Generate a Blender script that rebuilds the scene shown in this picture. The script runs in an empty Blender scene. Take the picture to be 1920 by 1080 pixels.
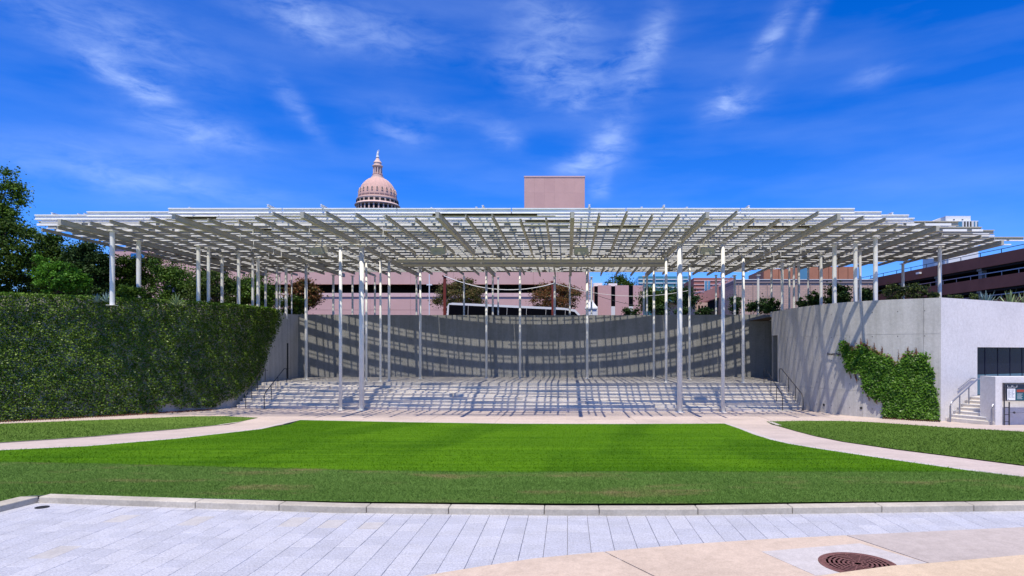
import bpy, bmesh, math, random
import numpy as np
from mathutils import Vector, Matrix

# ------------------------------------------------------------------ camera, world, sun
SC = bpy.context.scene
COL = SC.collection
F = 1200.0; CX = 1065.0; CY = 660.0; ZC = 2.2      # focal length in photo pixels, vanishing point, eye height
cam_d = bpy.data.cameras.new('camera'); cam = bpy.data.objects.new('camera', cam_d); COL.objects.link(cam)
cam.location = (0, 0, ZC); cam.rotation_euler = (math.radians(90), 0, 0)
cam_d.sensor_width = 36; cam_d.lens = 36 * F / 1920
cam_d.shift_x = (960 - CX) / 1920; cam_d.shift_y = (CY - 540) / 1920
cam_d.clip_end = 6000; cam_d.clip_start = 0.1
SC.camera = cam
SC.view_settings.view_transform = 'Standard'; SC.view_settings.look = 'None'
SC.view_settings.exposure = 0.08; SC.view_settings.gamma = 1.0; SC.view_settings.use_curve_mapping = False
SC.cycles.max_bounces = 6; SC.cycles.transparent_max_bounces = 6

SUN = Vector((0.05, 0.40, -1.0)).normalized()      # direction the light travels
sd = bpy.data.lights.new('sun', 'SUN'); sd.energy = 5.0; sd.angle = math.radians(0.5); sd.color = (1.0, 0.925, 0.79)
so = bpy.data.objects.new('sun', sd); COL.objects.link(so)
so.rotation_euler = SUN.to_track_quat('-Z', 'Y').to_euler(); so.location = (0, 0, 60)

W = bpy.data.worlds.new('World'); SC.world = W; W.use_nodes = True
def build_world():
    nt = W.node_tree; nt.nodes.clear(); N = nt.nodes.new; L = nt.links.new
    def val(x): return x
    def math_(op, a, b=None, c=None, clamp=False):
        n = N('ShaderNodeMath'); n.operation = op; n.use_clamp = clamp
        for i, v in enumerate((a, b, c)):
            if v is None: continue
            if isinstance(v, (int, float)): n.inputs[i].default_value = v
            else: L(v, n.inputs[i])
        return n.outputs[0]
    sky = N('ShaderNodeTexSky'); sky.sky_type = 'NISHITA'; sky.sun_disc = False
    sky.sun_elevation = math.asin(-SUN.z); sky.sun_rotation = math.atan2(-SUN.x, -SUN.y)
    sky.altitude = 150; sky.air_density = 1.0; sky.dust_density = 0.0; sky.ozone_density = 4.0
    hs = N('ShaderNodeHueSaturation'); hs.inputs['Saturation'].default_value = 1.42; hs.inputs['Value'].default_value = 1.0
    L(sky.outputs[0], hs.inputs['Color'])
    tint = N('ShaderNodeMix'); tint.data_type = 'RGBA'; tint.blend_type = 'MULTIPLY'; tint.inputs['Factor'].default_value = 1
    L(hs.outputs[0], tint.inputs['A']); tint.inputs['B'].default_value = (0.66, 0.91, 1.62, 1)
    tc = N('ShaderNodeTexCoord'); sx = N('ShaderNodeSeparateXYZ'); L(tc.outputs['Generated'], sx.inputs[0])
    az = math_('ARCTAN2', sx.outputs[0], sx.outputs[1]); el = math_('ARCSINE', sx.outputs[2])
    cmb = N('ShaderNodeCombineXYZ'); L(az, cmb.inputs[0]); L(el, cmb.inputs[1])
    # warp the coordinates so that patches fray like cirrus
    wn = N('ShaderNodeTexNoise'); wn.inputs['Scale'].default_value = 13; wn.inputs['Detail'].default_value = 5
    L(cmb.outputs[0], wn.inputs['Vector'])
    ws = N('ShaderNodeSeparateColor'); L(wn.outputs['Color'], ws.inputs[0])
    azw = math_('ADD', az, math_('MULTIPLY', math_('SUBTRACT', ws.outputs[0], 0.5), 0.035))
    elw = math_('ADD', el, math_('MULTIPLY', math_('SUBTRACT', ws.outputs[1], 0.5), 0.026))
    # px, py, half length px, half width px, angle deg (counter clockwise), strength
    patches = [(200,60,230,42,-10,.5),(240,150,90,12,-32,.75),(290,168,50,7,-20,.5),(640,50,230,26,-4,.5),(560,22,90,20,-25,.3),
               (370,245,130,20,-5,.6),(560,205,80,9,-45,.4),(745,248,75,11,-8,.45),(200,310,230,34,4,.3),(330,350,260,14,0,.28),
               (1040,35,110,22,-12,.5),(1020,130,110,36,-16,.62),(1215,95,85,20,62,.7),(1130,150,120,30,0,.3),(1085,190,26,5,45,.5),
               (1450,70,80,12,50,.62),(1520,40,70,7,62,.35),(1372,198,62,13,8,.8),(1362,180,22,9,-60,.45),
               (1140,272,62,22,42,.85),(1090,312,60,9,8,.7),(1125,352,26,8,25,.55),(945,256,45,10,-8,.4),(1640,140,60,9,12,.3),(820,215,160,10,-3,.2)]
    total = None
    for (px, py, a, b, ang, s) in patches:
        a *= 0.74; b = b*1.2 + 5; s *= 0.92
        a0 = math.atan2(px - CX, F); e0 = math.atan2(CY - py, math.hypot(F, px - CX))
        k = F * (1 + ((px - CX) / F) ** 2) ** .5
        ca, sa = math.cos(math.radians(ang)), math.sin(math.radians(ang))
        du = math_('SUBTRACT', azw, a0); dv = math_('SUBTRACT', elw, e0)
        p = math_('MULTIPLY_ADD', du, ca * k / a, math_('MULTIPLY', dv, sa * k / a))
        q = math_('MULTIPLY_ADD', du, -sa * k / b, math_('MULTIPLY', dv, ca * k / b))
        r2 = math_('MULTIPLY_ADD', p, p, math_('MULTIPLY', q, q))
        g = math_('MULTIPLY', math_('EXPONENT', math_('MULTIPLY', r2, -0.95)), s)
        total = g if total is None else math_('ADD', total, g)
    # streaky fibre noise
    mp = N('ShaderNodeMapping'); mp.inputs['Scale'].default_value = (7, 20, 1); mp.inputs['Rotation'].default_value = (0, 0, -0.25)
    L(cmb.outputs[0], mp.inputs[0])
    n2 = N('ShaderNodeTexNoise'); n2.inputs['Scale'].default_value = 2.4; n2.inputs['Detail'].default_value = 9; n2.inputs['Roughness'].default_value = 0.62
    n2.inputs['Distortion'].default_value = 0.35
    L(mp.outputs[0], n2.inputs['Vector'])
    fib = math_('MULTIPLY_ADD', n2.outputs[0], 3.0, -.95, clamp=True)
    dens = math_('MULTIPLY', total, math_('MULTIPLY_ADD', fib, 1.0, 0.12))
    n3 = N('ShaderNodeTexNoise'); n3.inputs['Scale'].default_value = 2.3; n3.inputs['Detail'].default_value = 7
    mp3 = N('ShaderNodeMapping'); mp3.inputs['Scale'].default_value = (1.2, 6, 1); L(cmb.outputs[0], mp3.inputs[0]); L(mp3.outputs[0], n3.inputs['Vector'])
    veil = math_('MULTIPLY', math_('MULTIPLY_ADD', n3.outputs[0], 2.2, -.9, clamp=True), 0.13)
    dens = math_('ADD', math_('MULTIPLY', dens, 0.42), veil, clamp=True)
    mx = N('ShaderNodeMix'); mx.data_type = 'RGBA'; L(dens, mx.inputs['Factor'])
    L(tint.outputs['Result'], mx.inputs['A']); mx.inputs['B'].default_value = (7.2, 8.9, 11.8, 1)
    bg = N('ShaderNodeBackground'); bg.inputs['Strength'].default_value = 0.114
    L(mx.outputs['Result'], bg.inputs['Color'])
    out = N('ShaderNodeOutputWorld'); L(bg.outputs[0], out.inputs[0])
build_world()

# ------------------------------------------------------------------ helpers
rnd = random.Random(7); nr = np.random.default_rng(7)
SLOPE = 1.3 / 21.4
def ground_z(Y):
    if Y <= 8.8: return 0.1
    if Y >= 30.2: return -1.2
    return 0.1 - SLOPE * (Y - 8.8)
def gp(px, py):
    """photo pixel -> point on the lawn and lower plaza surface"""
    k = (py - CY) / F
    Y = (2.1 - SLOPE * 8.8) / max(k - SLOPE, 1e-4) if k > SLOPE else 1e9
    if Y > 30.2: Y = 3.4 / k
    return ((px - CX) / F * Y, Y)
def fp(px, py, z=0.0):
    Y = (ZC - z) * F / (py - CY); return ((px - CX) / F * Y, Y)
def xat(px, Y): return (px - CX) / F * Y
def zat(py, Y): return ZC + (CY - py) / F * Y

def mesh_obj(name, verts, faces, mat=None, parent=None, loc=None, smooth=False, link=True):
    me = bpy.data.meshes.new(name); me.from_pydata([tuple(v) for v in verts], [], faces); me.update()
    if mat: me.materials.append(mat)
    if smooth: me.polygons.foreach_set('use_smooth', [True] * len(me.polygons))
    o = bpy.data.objects.new(name, me)
    if link: COL.objects.link(o)
    if parent: o.parent = parent
    if loc: o.location = loc
    return o
def use(name, me, parent=None, loc=(0, 0, 0), rot=(0, 0, 0)):
    o = bpy.data.objects.new(name, me); COL.objects.link(o)
    if parent: o.parent = parent
    o.location = loc; o.rotation_euler = rot
    return o
def thing(name, label, cat, loc=(0, 0, 0), rotz=0, group=None):
    o = bpy.data.objects.new(name, None); COL.objects.link(o); o.location = loc; o.rotation_euler = (0, 0, rotz)
    o.empty_display_size = .3
    o['label'] = label; o['category'] = cat
    if group: o['group'] = group
    return o
def tag(o, label=None, cat=None, group=None, kind=None):
    if label: o['label'] = label
    if cat: o['category'] = cat
    if group: o['group'] = group
    if kind: o['kind'] = kind
    return o

class MB:
    def __init__(s): s.v = []; s.f = []
    def box(s, x0, x1, y0, y1, z0, z1, mat=None):
        b = len(s.v)
        p = [(x0,y0,z0),(x1,y0,z0),(x1,y1,z0),(x0,y1,z0),(x0,y0,z1),(x1,y0,z1),(x1,y1,z1),(x0,y1,z1)]
        if mat is not None: p = [tuple(mat @ Vector(q)) for q in p]
        s.v += p
        s.f += [tuple(b + i for i in q) for q in ((0,3,2,1),(4,5,6,7),(0,1,5,4),(1,2,6,5),(2,3,7,6),(3,0,4,7))]
        return s
    def tube(s, pts, r, n=6):
        """tube along points, radius number or list"""
        rs = r if isinstance(r, (list, tuple)) else [r] * len(pts)
        b = len(s.v); P = [Vector(p) for p in pts]
        for i, p in enumerate(P):
            d = (P[min(i+1, len(P)-1)] - P[max(i-1, 0)]).normalized()
            a = Vector((0, 0, 1)) if abs(d.z) < .9 else Vector((1, 0, 0))
            u = d.cross(a).normalized(); w = d.cross(u)
            for k in range(n):
                t = 2 * math.pi * k / n
                s.v.append(tuple(p + (u * math.cos(t) + w * math.sin(t)) * rs[i]))
        for i in range(len(P) - 1):
            for k in range(n):
                s.f.append((b+i*n+k, b+i*n+(k+1) % n, b+(i+1)*n+(k+1) % n, b+(i+1)*n+k))
        s.f.append(tuple(b + k for k in range(n))[::-1]); s.f.append(tuple(b + (len(P)-1)*n + k for k in range(n)))
        return s
    def prism(s, outline, axis, a0, a1):
        """outline 2d polygon extruded along axis 0=x,1=y,2=z"""
        b = len(s.v); n = len(outline)
        for a in (a0, a1):
            for (p, q) in outline:
                s.v.append({0: (a, p, q), 1: (p, a, q), 2: (p, q, a)}[axis])
        for i in range(n):
            s.f.append((b+i, b+(i+1) % n, b+n+(i+1) % n, b+n+i))
        s.f.append(tuple(range(b, b+n))[::-1]); s.f.append(tuple(range(b+n, b+2*n)))
        return s
    def lathe(s, prof, n=32, c=(0, 0, 0)):
        b = len(s.v)
        for (r, z) in prof:
            for k in range(n):
                t = 2*math.pi*k/n; s.v.append((c[0]+r*math.cos(t), c[1]+r*math.sin(t), c[2]+z))
        for i in range(len(prof)-1):
            for k in range(n):
                s.f.append((b+i*n+k, b+i*n+(k+1) % n, b+(i+1)*n+(k+1) % n, b+(i+1)*n+k))
        s.f.append(tuple(range(b, b+n))[::-1]); s.f.append(tuple(range(b+(len(prof)-1)*n, b+len(prof)*n)))
        return s
    def build(s, name, mat=None, parent=None, loc=None, smooth=False, fix=True):
        o = mesh_obj(name, s.v, s.f, mat, parent, loc, smooth)
        if fix and len(s.f) < 20000:
            bm = bmesh.new(); bm.from_mesh(o.data); bmesh.ops.recalc_face_normals(bm, faces=bm.faces); bm.to_mesh(o.data); bm.free()
        return o

# ------------------------------------------------------------------ materials
def mat_new(name):
    m = bpy.data.materials.new(name); m.use_nodes = True
    nt = m.node_tree; return m, nt, nt.nodes['Principled BSDF']
def ramp(nt, fac, stops):
    r = nt.nodes.new('ShaderNodeValToRGB'); e = r.color_ramp.elements
    e[0].position, e[0].color = stops[0][0], (*stops[0][1], 1)
    e[1].position, e[1].color = stops[-1][0], (*stops[-1][1], 1)
    for p, c in stops[1:-1]:
        x = e.new(p); x.color = (*c, 1)
    nt.links.new(fac, r.inputs[0]); return r.outputs[0]
def noise(nt, scale, detail=6, rough=.6, vec=None, mapscale=None, coord='Object', dist=0):
    tc = nt.nodes.new('ShaderNodeTexCoord')
    v = nt.nodes.new('ShaderNodeNewGeometry').outputs['Position'] if coord == 'Object' else tc.outputs[coord]
    if mapscale:
        mp = nt.nodes.new('ShaderNodeMapping'); mp.inputs['Scale'].default_value = mapscale
        nt.links.new(v, mp.inputs[0]); v = mp.outputs[0]
    n = nt.nodes.new('ShaderNodeTexNoise'); n.inputs['Scale'].default_value = scale
    n.inputs['Detail'].default_value = detail; n.inputs['Roughness'].default_value = rough; n.inputs['Distortion'].default_value = dist
    nt.links.new(v, n.inputs['Vector']); return n.outputs[0]
def mixc(nt, fac, a, b, mode='MIX'):
    m = nt.nodes.new('ShaderNodeMix'); m.data_type = 'RGBA'; m.blend_type = mode
    for sock, v in (('Factor', fac), ('A', a), ('B', b)):
        if isinstance(v, (int, float)): m.inputs[sock].default_value = v
        elif isinstance(v, tuple): m.inputs[sock].default_value = (*v, 1)
        else: nt.links.new(v, m.inputs[sock])
    return m.outputs['Result']
def bump(nt, bsdf, h, strength=.3, dist=.01):
    b = nt.nodes.new('ShaderNodeBump'); b.inputs['Strength'].default_value = strength; b.inputs['Distance'].default_value = dist
    nt.links.new(h, b.inputs['Height']); nt.links.new(b.outputs[0], bsdf.inputs['Normal'])
def simple(name, col, rough=.6, metal=0, var=0.12, scale=3, spec=.3):
    m, nt, b = mat_new(name)
    n = noise(nt, scale)
    lo = tuple(c*(1-var) for c in col); hi = tuple(min(1, c*(1+var)) for c in col)
    nt.links.new(ramp(nt, n, [(.3, lo), (.7, hi)]), b.inputs['Base Color'])
    b.inputs['Roughness'].default_value = rough; b.inputs['Metallic'].default_value = metal
    b.inputs['Specular IOR Level'].default_value = spec
    return m
def concrete(name, col, stain=.2, rough=.85, fine=40, streak=True, jit=0.0):
    m, nt, b = mat_new(name)
    n1 = noise(nt, .6, 8, .65); n2 = noise(nt, fine, 4, .7)
    c1 = ramp(nt, n1, [(.3, tuple(c*(1-stain) for c in col)), (.5, col), (.72, tuple(min(1, c*(1+stain*.6)) for c in col))])
    n9 = noise(nt, 7, 6, .75)
    c = mixc(nt, .6, c1, ramp(nt, n2, [(.3, (.75,)*3), (.7, (1.18,)*3)]), 'MULTIPLY')
    c = mixc(nt, .6, c, ramp(nt, n9, [(.34, (.8, .79, .77)), (.62, (1.06,)*3)]), 'MULTIPLY')
    if streak:
        n3 = noise(nt, 1.0, 6, .6, mapscale=(2.2, 2.2, .16))
        c = mixc(nt, .8, c, ramp(nt, n3, [(.36, (.78, .78, .76)), (.58, (1.05,)*3)]), 'MULTIPLY')
    if jit:
        oi = nt.nodes.new('ShaderNodeObjectInfo')
        c = mixc(nt, 1.0, c, ramp(nt, oi.outputs['Random'], [(0, (1-jit,)*3), (1, (1+jit*.4,)*3)]), 'MULTIPLY')
    nt.links.new(c, b.inputs['Base Color']); b.inputs['Roughness'].default_value = rough
    b.inputs['Specular IOR Level'].default_value = .25
    bump(nt, b, n2, .25, .01)
    return m
def leafmat(name, cols, trans=.25, rough=.5):
    m, nt, b = mat_new(name)
    g = nt.nodes.new('ShaderNodeNewGeometry')
    n = noise(nt, .8, 3, .6)
    add = nt.nodes.new('ShaderNodeMath'); add.operation = 'MULTIPLY_ADD'; nt.links.new(g.outputs['Random Per Island'], add.inputs[0])
    add.inputs[1].default_value = .6; nt.links.new(n, add.inputs[2])
    sub = nt.nodes.new('ShaderNodeMath'); sub.operation = 'SUBTRACT'; nt.links.new(add.outputs[0], sub.inputs[0]); sub.inputs[1].default_value = .3
    c = ramp(nt, sub.outputs[0], [(i/(len(cols)-1), k) for i, k in enumerate(cols)])
    nt.links.new(c, b.inputs['Base Color']); b.inputs['Roughness'].default_value = rough
    b.inputs['Specular IOR Level'].default_value = .2
    tr = nt.nodes.new('ShaderNodeBsdfTranslucent'); nt.links.new(c, tr.inputs['Color'])
    ms = nt.nodes.new('ShaderNodeMixShader'); ms.inputs[0].default_value = trans
    nt.links.new(b.outputs[0], ms.inputs[1]); nt.links.new(tr.outputs[0], ms.inputs[2])
    nt.links.new(ms.outputs[0], nt.nodes['Material Output'].inputs[0])
    return m

M = {}
M['louver_shaded'] = simple('louver_shaded', (.44, .42, .335), .5, var=.06)  # underside shade of the louvres put into a darker olive colour
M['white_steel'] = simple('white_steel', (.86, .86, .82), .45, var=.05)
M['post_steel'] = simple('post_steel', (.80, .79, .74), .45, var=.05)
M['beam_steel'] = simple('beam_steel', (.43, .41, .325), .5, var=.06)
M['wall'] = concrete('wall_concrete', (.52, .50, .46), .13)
M['wall_pale'] = concrete('pale_concrete', (.72, .70, .69), .08, streak=False)
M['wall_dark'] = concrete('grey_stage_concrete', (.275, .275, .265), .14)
M['step'] = concrete('step_concrete', (.66, .61, .54), .12, streak=False)
M['stage'] = concrete('stage_floor_concrete', (.42, .40, .37), .15, streak=False)
M['path'] = concrete('pink_path_concrete', (.57, .47, .41), .14, streak=False, jit=.06)
M['path_grey'] = concrete('kerb_edge_concrete', (.55, .50, .46), .12, streak=False)
M['kerb'] = concrete('kerb_concrete', (.52, .47, .38), .32, streak=False, fine=30, jit=.1)
M['joint'] = simple('joint_dirt', (.12, .11, .10), .95)
M['grout'] = simple('grout', (.20, .19, .18), .95)
M['soil'] = simple('soil', (.10, .065, .04), .95, var=.4)
M['mulch'] = simple('mulch', (.16, .07, .045), .95, var=.5, scale=30)
M['beige'] = concrete('beige_concrete', (.57, .45, .345), .16, streak=False, fine=60)
M['beige_warm'] = concrete('warm_beige_concrete', (.62, .48, .33), .14, streak=False, fine=60)
M['greypatch'] = concrete('grey_concrete', (.53, .485, .455), .1, streak=False, fine=60)
M['greypink'] = concrete('dusky_concrete', (.46, .395, .35), .16, streak=False, fine=60)
M['asphalt'] = simple('asphalt', (.06, .06, .06), .9, var=.3, scale=5)
M['pink_granite'] = simple('pink_granite', (.62, .385, .335), .7, var=.06, scale=.5)
M['pink_pale'] = simple('pale_pink_granite', (.70, .47, .43), .7, var=.07)
M['dome'] = simple('dome_pink', (.58, .36, .30), .7, var=.1, scale=.3)
M['dome_light'] = simple('dome_trim', (.70, .50, .41), .7, var=.08)
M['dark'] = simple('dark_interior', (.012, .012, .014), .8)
M['dark_glass'] = simple('dark_glass', (.004, .004, .006), .4, spec=.03)
M['navy_glass'] = simple('navy_glass', (.006, .010, .028), .25, spec=.12)
M['reflection_glass'] = simple('reflection_glass', (.06, .14, .20), .25, spec=.3)  # blue reflection low in the opening, painted as glass colour
M['blue_glass'] = simple('blue_glass', (.10, .25, .36), .15, spec=.6, var=.2, scale=.2)
M['teal_glass'] = simple('teal_glass', (.06, .22, .26), .15, spec=.6, var=.2, scale=.2)
M['metal_dark'] = simple('dark_rail_metal', (.07, .07, .075), .4, metal=.6)
M['metal_grey'] = simple('grey_rail_metal', (.30, .31, .36), .35, metal=.7)
M['red_brown'] = simple('red_brown_concrete', (.155, .062, .05), .8, var=.14, scale=.4)
M['orange_brown'] = simple('orange_brown_panel', (.44, .19, .11), .7, var=.1, scale=.5)
M['brick_red'] = simple('brick_red', (.36, .14, .11), .85, var=.12)
M['offwhite'] = simple('offwhite_paint', (.74, .74, .73), .6, var=.04)
M['bark'] = simple('bark', (.11, .08, .06), .9, var=.35, scale=12)
M['iron'] = simple('rusty_iron', (.19, .085, .07), .75, metal=.2, var=.35, scale=25)
M['red_paint'] = simple('dark_red_paint', (.17, .03, .02), .6)
M['orange'] = simple('orange_paint', (.75, .25, .05), .6)
M['sign_green'] = simple('sign_green', (.02, .22, .16), .5)
M['paper'] = simple('white_print', (.80, .82, .82), .6, var=.02)
M['sign_dark'] = simple('sign_navy', (.02, .03, .05), .4)
M['sign_teal'] = simple('sign_teal', (.02, .10, .13), .4)
M['sign_red'] = simple('sign_red', (.35, .06, .04), .5)
M['ink'] = simple('ink', (.03, .03, .03), .6)
M['mullion'] = simple('navy_mullion', (.012, .014, .03), .5, spec=.1)
M['rubber'] = simple('rubber', (.02, .02, .02), .8)

def paver_mat():
    m, nt, b = mat_new('blue_grey_granite_paver')
    n1 = noise(nt, 42, 6, .85); n2 = noise(nt, 3, 6, .6)
    oi = nt.nodes.new('ShaderNodeObjectInfo')
    base = ramp(nt, oi.outputs['Random'], [(0, (.425, .425, .455)), (.5, (.46, .46, .49)), (1, (.495, .49, .51))])
    c = mixc(nt, .8, base, ramp(nt, n1, [(.34, (.5, .5, .52)), (.5, (.97,)*3), (.66, (1.4, 1.4, 1.4))]), 'MULTIPLY')
    c = mixc(nt, .5, c, ramp(nt, n2, [(.35, (.86, .85, .82)), (.65, (1.08, 1.08, 1.1))]), 'MULTIPLY')
    nt.links.new(c, b.inputs['Base Color']); b.inputs['Roughness'].default_value = .7; bump(nt, b, n1, .3, .004)
    return m
M['paver'] = paver_mat()
M['paver_tan'] = concrete('tan_granite_paver', (.49, .465, .44), .12, streak=False, fine=42)

def tan_brick():
    m, nt, b = mat_new('tan_brick_wall')
    tc = nt.nodes.new('ShaderNodeTexCoord')
    sp = nt.nodes.new('ShaderNodeSeparateXYZ'); nt.links.new(tc.outputs['Object'], sp.inputs[0])
    cm = nt.nodes.new('ShaderNodeCombineXYZ')
    ad = nt.nodes.new('ShaderNodeMath'); nt.links.new(sp.outputs[0], ad.inputs[0]); nt.links.new(sp.outputs[1], ad.inputs[1])
    nt.links.new(ad.outputs[0], cm.inputs[0]); nt.links.new(sp.outputs[2], cm.inputs[1])
    br = nt.nodes.new('ShaderNodeTexBrick'); nt.links.new(cm.outputs[0], br.inputs['Vector'])
    br.inputs['Scale'].default_value = 1; br.inputs['Brick Width'].default_value = .55; br.inputs['Row Height'].default_value = .22
    br.inputs['Mortar Size'].default_value = .03
    br.inputs['Color1'].default_value = (.56, .37, .28, 1); br.inputs['Color2'].default_value = (.48, .32, .25, 1); br.inputs['Mortar'].default_value = (.38, .28, .24, 1)
    nt.links.new(br.outputs[0], b.inputs['Base Color']); b.inputs['Roughness'].default_value = .9
    return m
M['tan_brick'] = tan_brick()

def grass_mat(name, cols, stripe=None, patch=None):
    m, nt, b = mat_new(name)
    g = nt.nodes.new('ShaderNodeNewGeometry')
    n = noise(nt, .55, 5, .65); n2 = noise(nt, 6, 4, .7)
    def mm(op, a, b_):
        x = nt.nodes.new('ShaderNodeMath'); x.operation = op
        for i, v in enumerate((a, b_)):
            if isinstance(v, (int, float)): x.inputs[i].default_value = v
            else: nt.links.new(v, x.inputs[i])
        return x.outputs[0]
    f = mm('ADD', mm('MULTIPLY', g.outputs['Random Per Island'], .45), mm('ADD', mm('MULTIPLY', n, .45), mm('MULTIPLY', n2, .25)))
    f = mm('SUBTRACT', f, .1)
    c = ramp(nt, f, [(i/(len(cols)-1), k) for i, k in enumerate(cols)])
    if stripe:   # mown / seam bands running across the turf
        tc = nt.nodes.new('ShaderNodeTexCoord')
        n4 = noise(nt, 1, 3, .6, mapscale=(.12, 3.2, 1))
        c = mixc(nt, .6, c, ramp(nt, n4, [(.38, (.6, .7, .5)), (.62, (1.3, 1.18, 1.1))]), 'MULTIPLY')
        n5 = noise(nt, 1, 2, .5, mapscale=(.45, .02, 1))
        c = mixc(nt, .8, c, ramp(nt, n5, [(.44, (.72, .8, .6)), (.56, (1.08,)*3)]), 'MULTIPLY')
    if patch:
        n6 = noise(nt, .5, 6, .7, mapscale=(.6, 1.6, 1))
        c = mixc(nt, ramp(nt, n6, [(patch, (0,)*3), (patch+.13, (.75,)*3)]), c, (.25, .19, .09))
    nt.links.new(c, b.inputs['Base Color']); b.inputs['Roughness'].default_value = .9; b.inputs['Specular IOR Level'].default_value = .06
    return m
M['turf'] = grass_mat('bright_turf_grass', [(.045, .12, .003), (.078, .185, .004), (.12, .26, .008)], stripe=True)
M['lawn'] = grass_mat('dark_lawn_grass', [(.045, .095, .014), (.085, .165, .030), (.16, .26, .06)], patch=.54)
M['lawn_side'] = grass_mat('side_lawn_grass', [(.05, .09, .014), (.085, .155, .022), (.14, .22, .045)], patch=.66)

M['ivy'] = leafmat('ivy_leaf', [(.018, .04, .005), (.058, .11, .009), (.11, .185, .018), (.24, .33, .045)], .12, .4)
M['ivy_bright'] = leafmat('bright_vine_leaf', [(.035, .085, .008), (.07, .165, .012), (.105, .225, .02), (.17, .31, .035)], .2, .38)
M['vine_red'] = leafmat('red_vine_leaf', [(.10, .045, .025), (.22, .09, .05), (.16, .14, .05)], .2)
M['leaf_dark'] = leafmat('dark_leaf', [(.020, .044, .006), (.046, .090, .010), (.095, .165, .02)], .25)
M['leaf_mid'] = leafmat('mid_leaf', [(.035, .075, .010), (.075, .15, .016), (.14, .23, .03)], .25)
M['leaf_bright'] = leafmat('bright_leaf', [(.05, .14, .010), (.09, .24, .018), (.14, .33, .035)], .3)
M['leaf_olive'] = leafmat('olive_leaf', [(.05, .07, .022), (.10, .14, .04), (.16, .20, .07)], .25)
M['leaf_red'] = leafmat('turning_leaf', [(.05, .07, .015), (.12, .10, .025), (.24, .08, .035), (.10, .12, .03)], .2)
M['agave'] = simple('agave_leaf', (.22, .32, .30), .5, var=.25)
M['yucca'] = simple('yucca_leaf', (.26, .34, .16), .5, var=.25)

M['tower_b'] = simple('tower_stone_variant', (.60, .37, .325), .7, var=.05, scale=.5)
M['pink_pale2'] = simple('office_pink', (.60, .37, .35), .75, var=.05)
M['blue_glass2'] = simple('light_blue_glass', (.22, .40, .62), .25, spec=.6, var=.1)
M['blue_glass3'] = simple('deep_blue_glass', (.02, .16, .42), .2, spec=.6, var=.1)
M['red_brown2'] = simple('dusky_pink_concrete', (.33, .17, .16), .8, var=.1)
M['peach'] = simple('peach_stucco', (.58, .38, .28), .85, var=.06)
M['fascia'] = simple('grey_brown_fascia', (.30, .23, .21), .8, var=.06)
M['leaf_dark2'] = leafmat('glossy_dark_leaf', [(.018, .042, .012), (.035, .075, .018), (.06, .11, .03)], .15)
M['leaf_olive2'] = leafmat('willow_leaf', [(.035, .06, .012), (.075, .12, .022), (.13, .19, .04)], .25)
M['leaf_red2'] = leafmat('rusty_olive_leaf', [(.04, .06, .015), (.09, .11, .025), (.17, .10, .04), (.11, .13, .03)], .2)

# ------------------------------------------------------------------ leaves, grass, trees
def quads(name, C, S, mat, parent=None, normals=None, tilt=1.0, aspect=1.0, diamond=True):
    """many leaf sized faces in one mesh: centres C (n,3), sizes S (n,)"""
    n = len(C)
    d = nr.normal(size=(n, 3))
    if normals is not None: d = d * tilt + normals
    d /= np.linalg.norm(d, axis=1)[:, None] + 1e-9
    a = nr.normal(size=(n, 3)); u = np.cross(d, a); u /= np.linalg.norm(u, axis=1)[:, None] + 1e-9
    w = np.cross(d, u)
    u = u * S[:, None] * .5; w = w * S[:, None] * .5 * aspect
    bend = d * (S * .12)[:, None]
    P = np.stack([C - u, C - w*.8 + bend, C + u, C + w*.8 + bend], axis=1).reshape(-1, 3)
    me = bpy.data.meshes.new(name)
    me.vertices.add(4*n); me.vertices.foreach_set('co', P.astype(np.float32).ravel())
    me.loops.add(4*n); me.loops.foreach_set('vertex_index', np.arange(4*n, dtype=np.int32))
    me.polygons.add(n); me.polygons.foreach_set('loop_start', np.arange(0, 4*n, 4, dtype=np.int32))
    me.update(calc_edges=True); me.materials.append(mat)
    o = bpy.data.objects.new(name, me); COL.objects.link(o)
    if parent: o.parent = parent
    return o
def blades(name, pts, h, wdt, mat, parent=None, lean=.9):
    n = len(pts)
    az = nr.uniform(0, 2*np.pi, n); hh = h * nr.uniform(.6, 1.3, n)
    ln = nr.normal(size=(n, 2)) * lean * hh[:, None]
    dx = np.cos(az) * wdt / 2; dy = np.sin(az) * wdt / 2
    A = pts + np.stack([dx, dy, 0*dx], 1); B = pts - np.stack([dx, dy, 0*dx], 1)
    T = pts + np.stack([ln[:, 0], ln[:, 1], hh], 1)
    P = np.stack([A, B, T], 1).reshape(-1, 3)
    me = bpy.data.meshes.new(name)
    me.vertices.add(3*n); me.vertices.foreach_set('co', P.astype(np.float32).ravel())
    me.loops.add(3*n); me.loops.foreach_set('vertex_index', np.arange(3*n, dtype=np.int32))
    me.polygons.add(n); me.polygons.foreach_set('loop_start', np.arange(0, 3*n, 3, dtype=np.int32))
    me.update(calc_edges=True); me.materials.append(mat)
    o = bpy.data.objects.new(name, me); COL.objects.link(o)
    if parent: o.parent = parent
    return o
def inside(poly, X, Y):
    r = np.zeros(len(X), bool); n = len(poly); j = n - 1
    for i in range(n):
        xi, yi = poly[i]; xj, yj = poly[j]
        with np.errstate(divide='ignore', invalid='ignore'):
            c = ((yi > Y) != (yj > Y)) & (X < (xj - xi) * (Y - yi) / (yj - yi + 1e-12) + xi)
        r ^= c; j = i
    return r
def gz_arr(Y): return np.where(Y <= 8.8, .1, np.where(Y >= 30.2, -1.2, .1 - SLOPE*(Y-8.8)))
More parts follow.
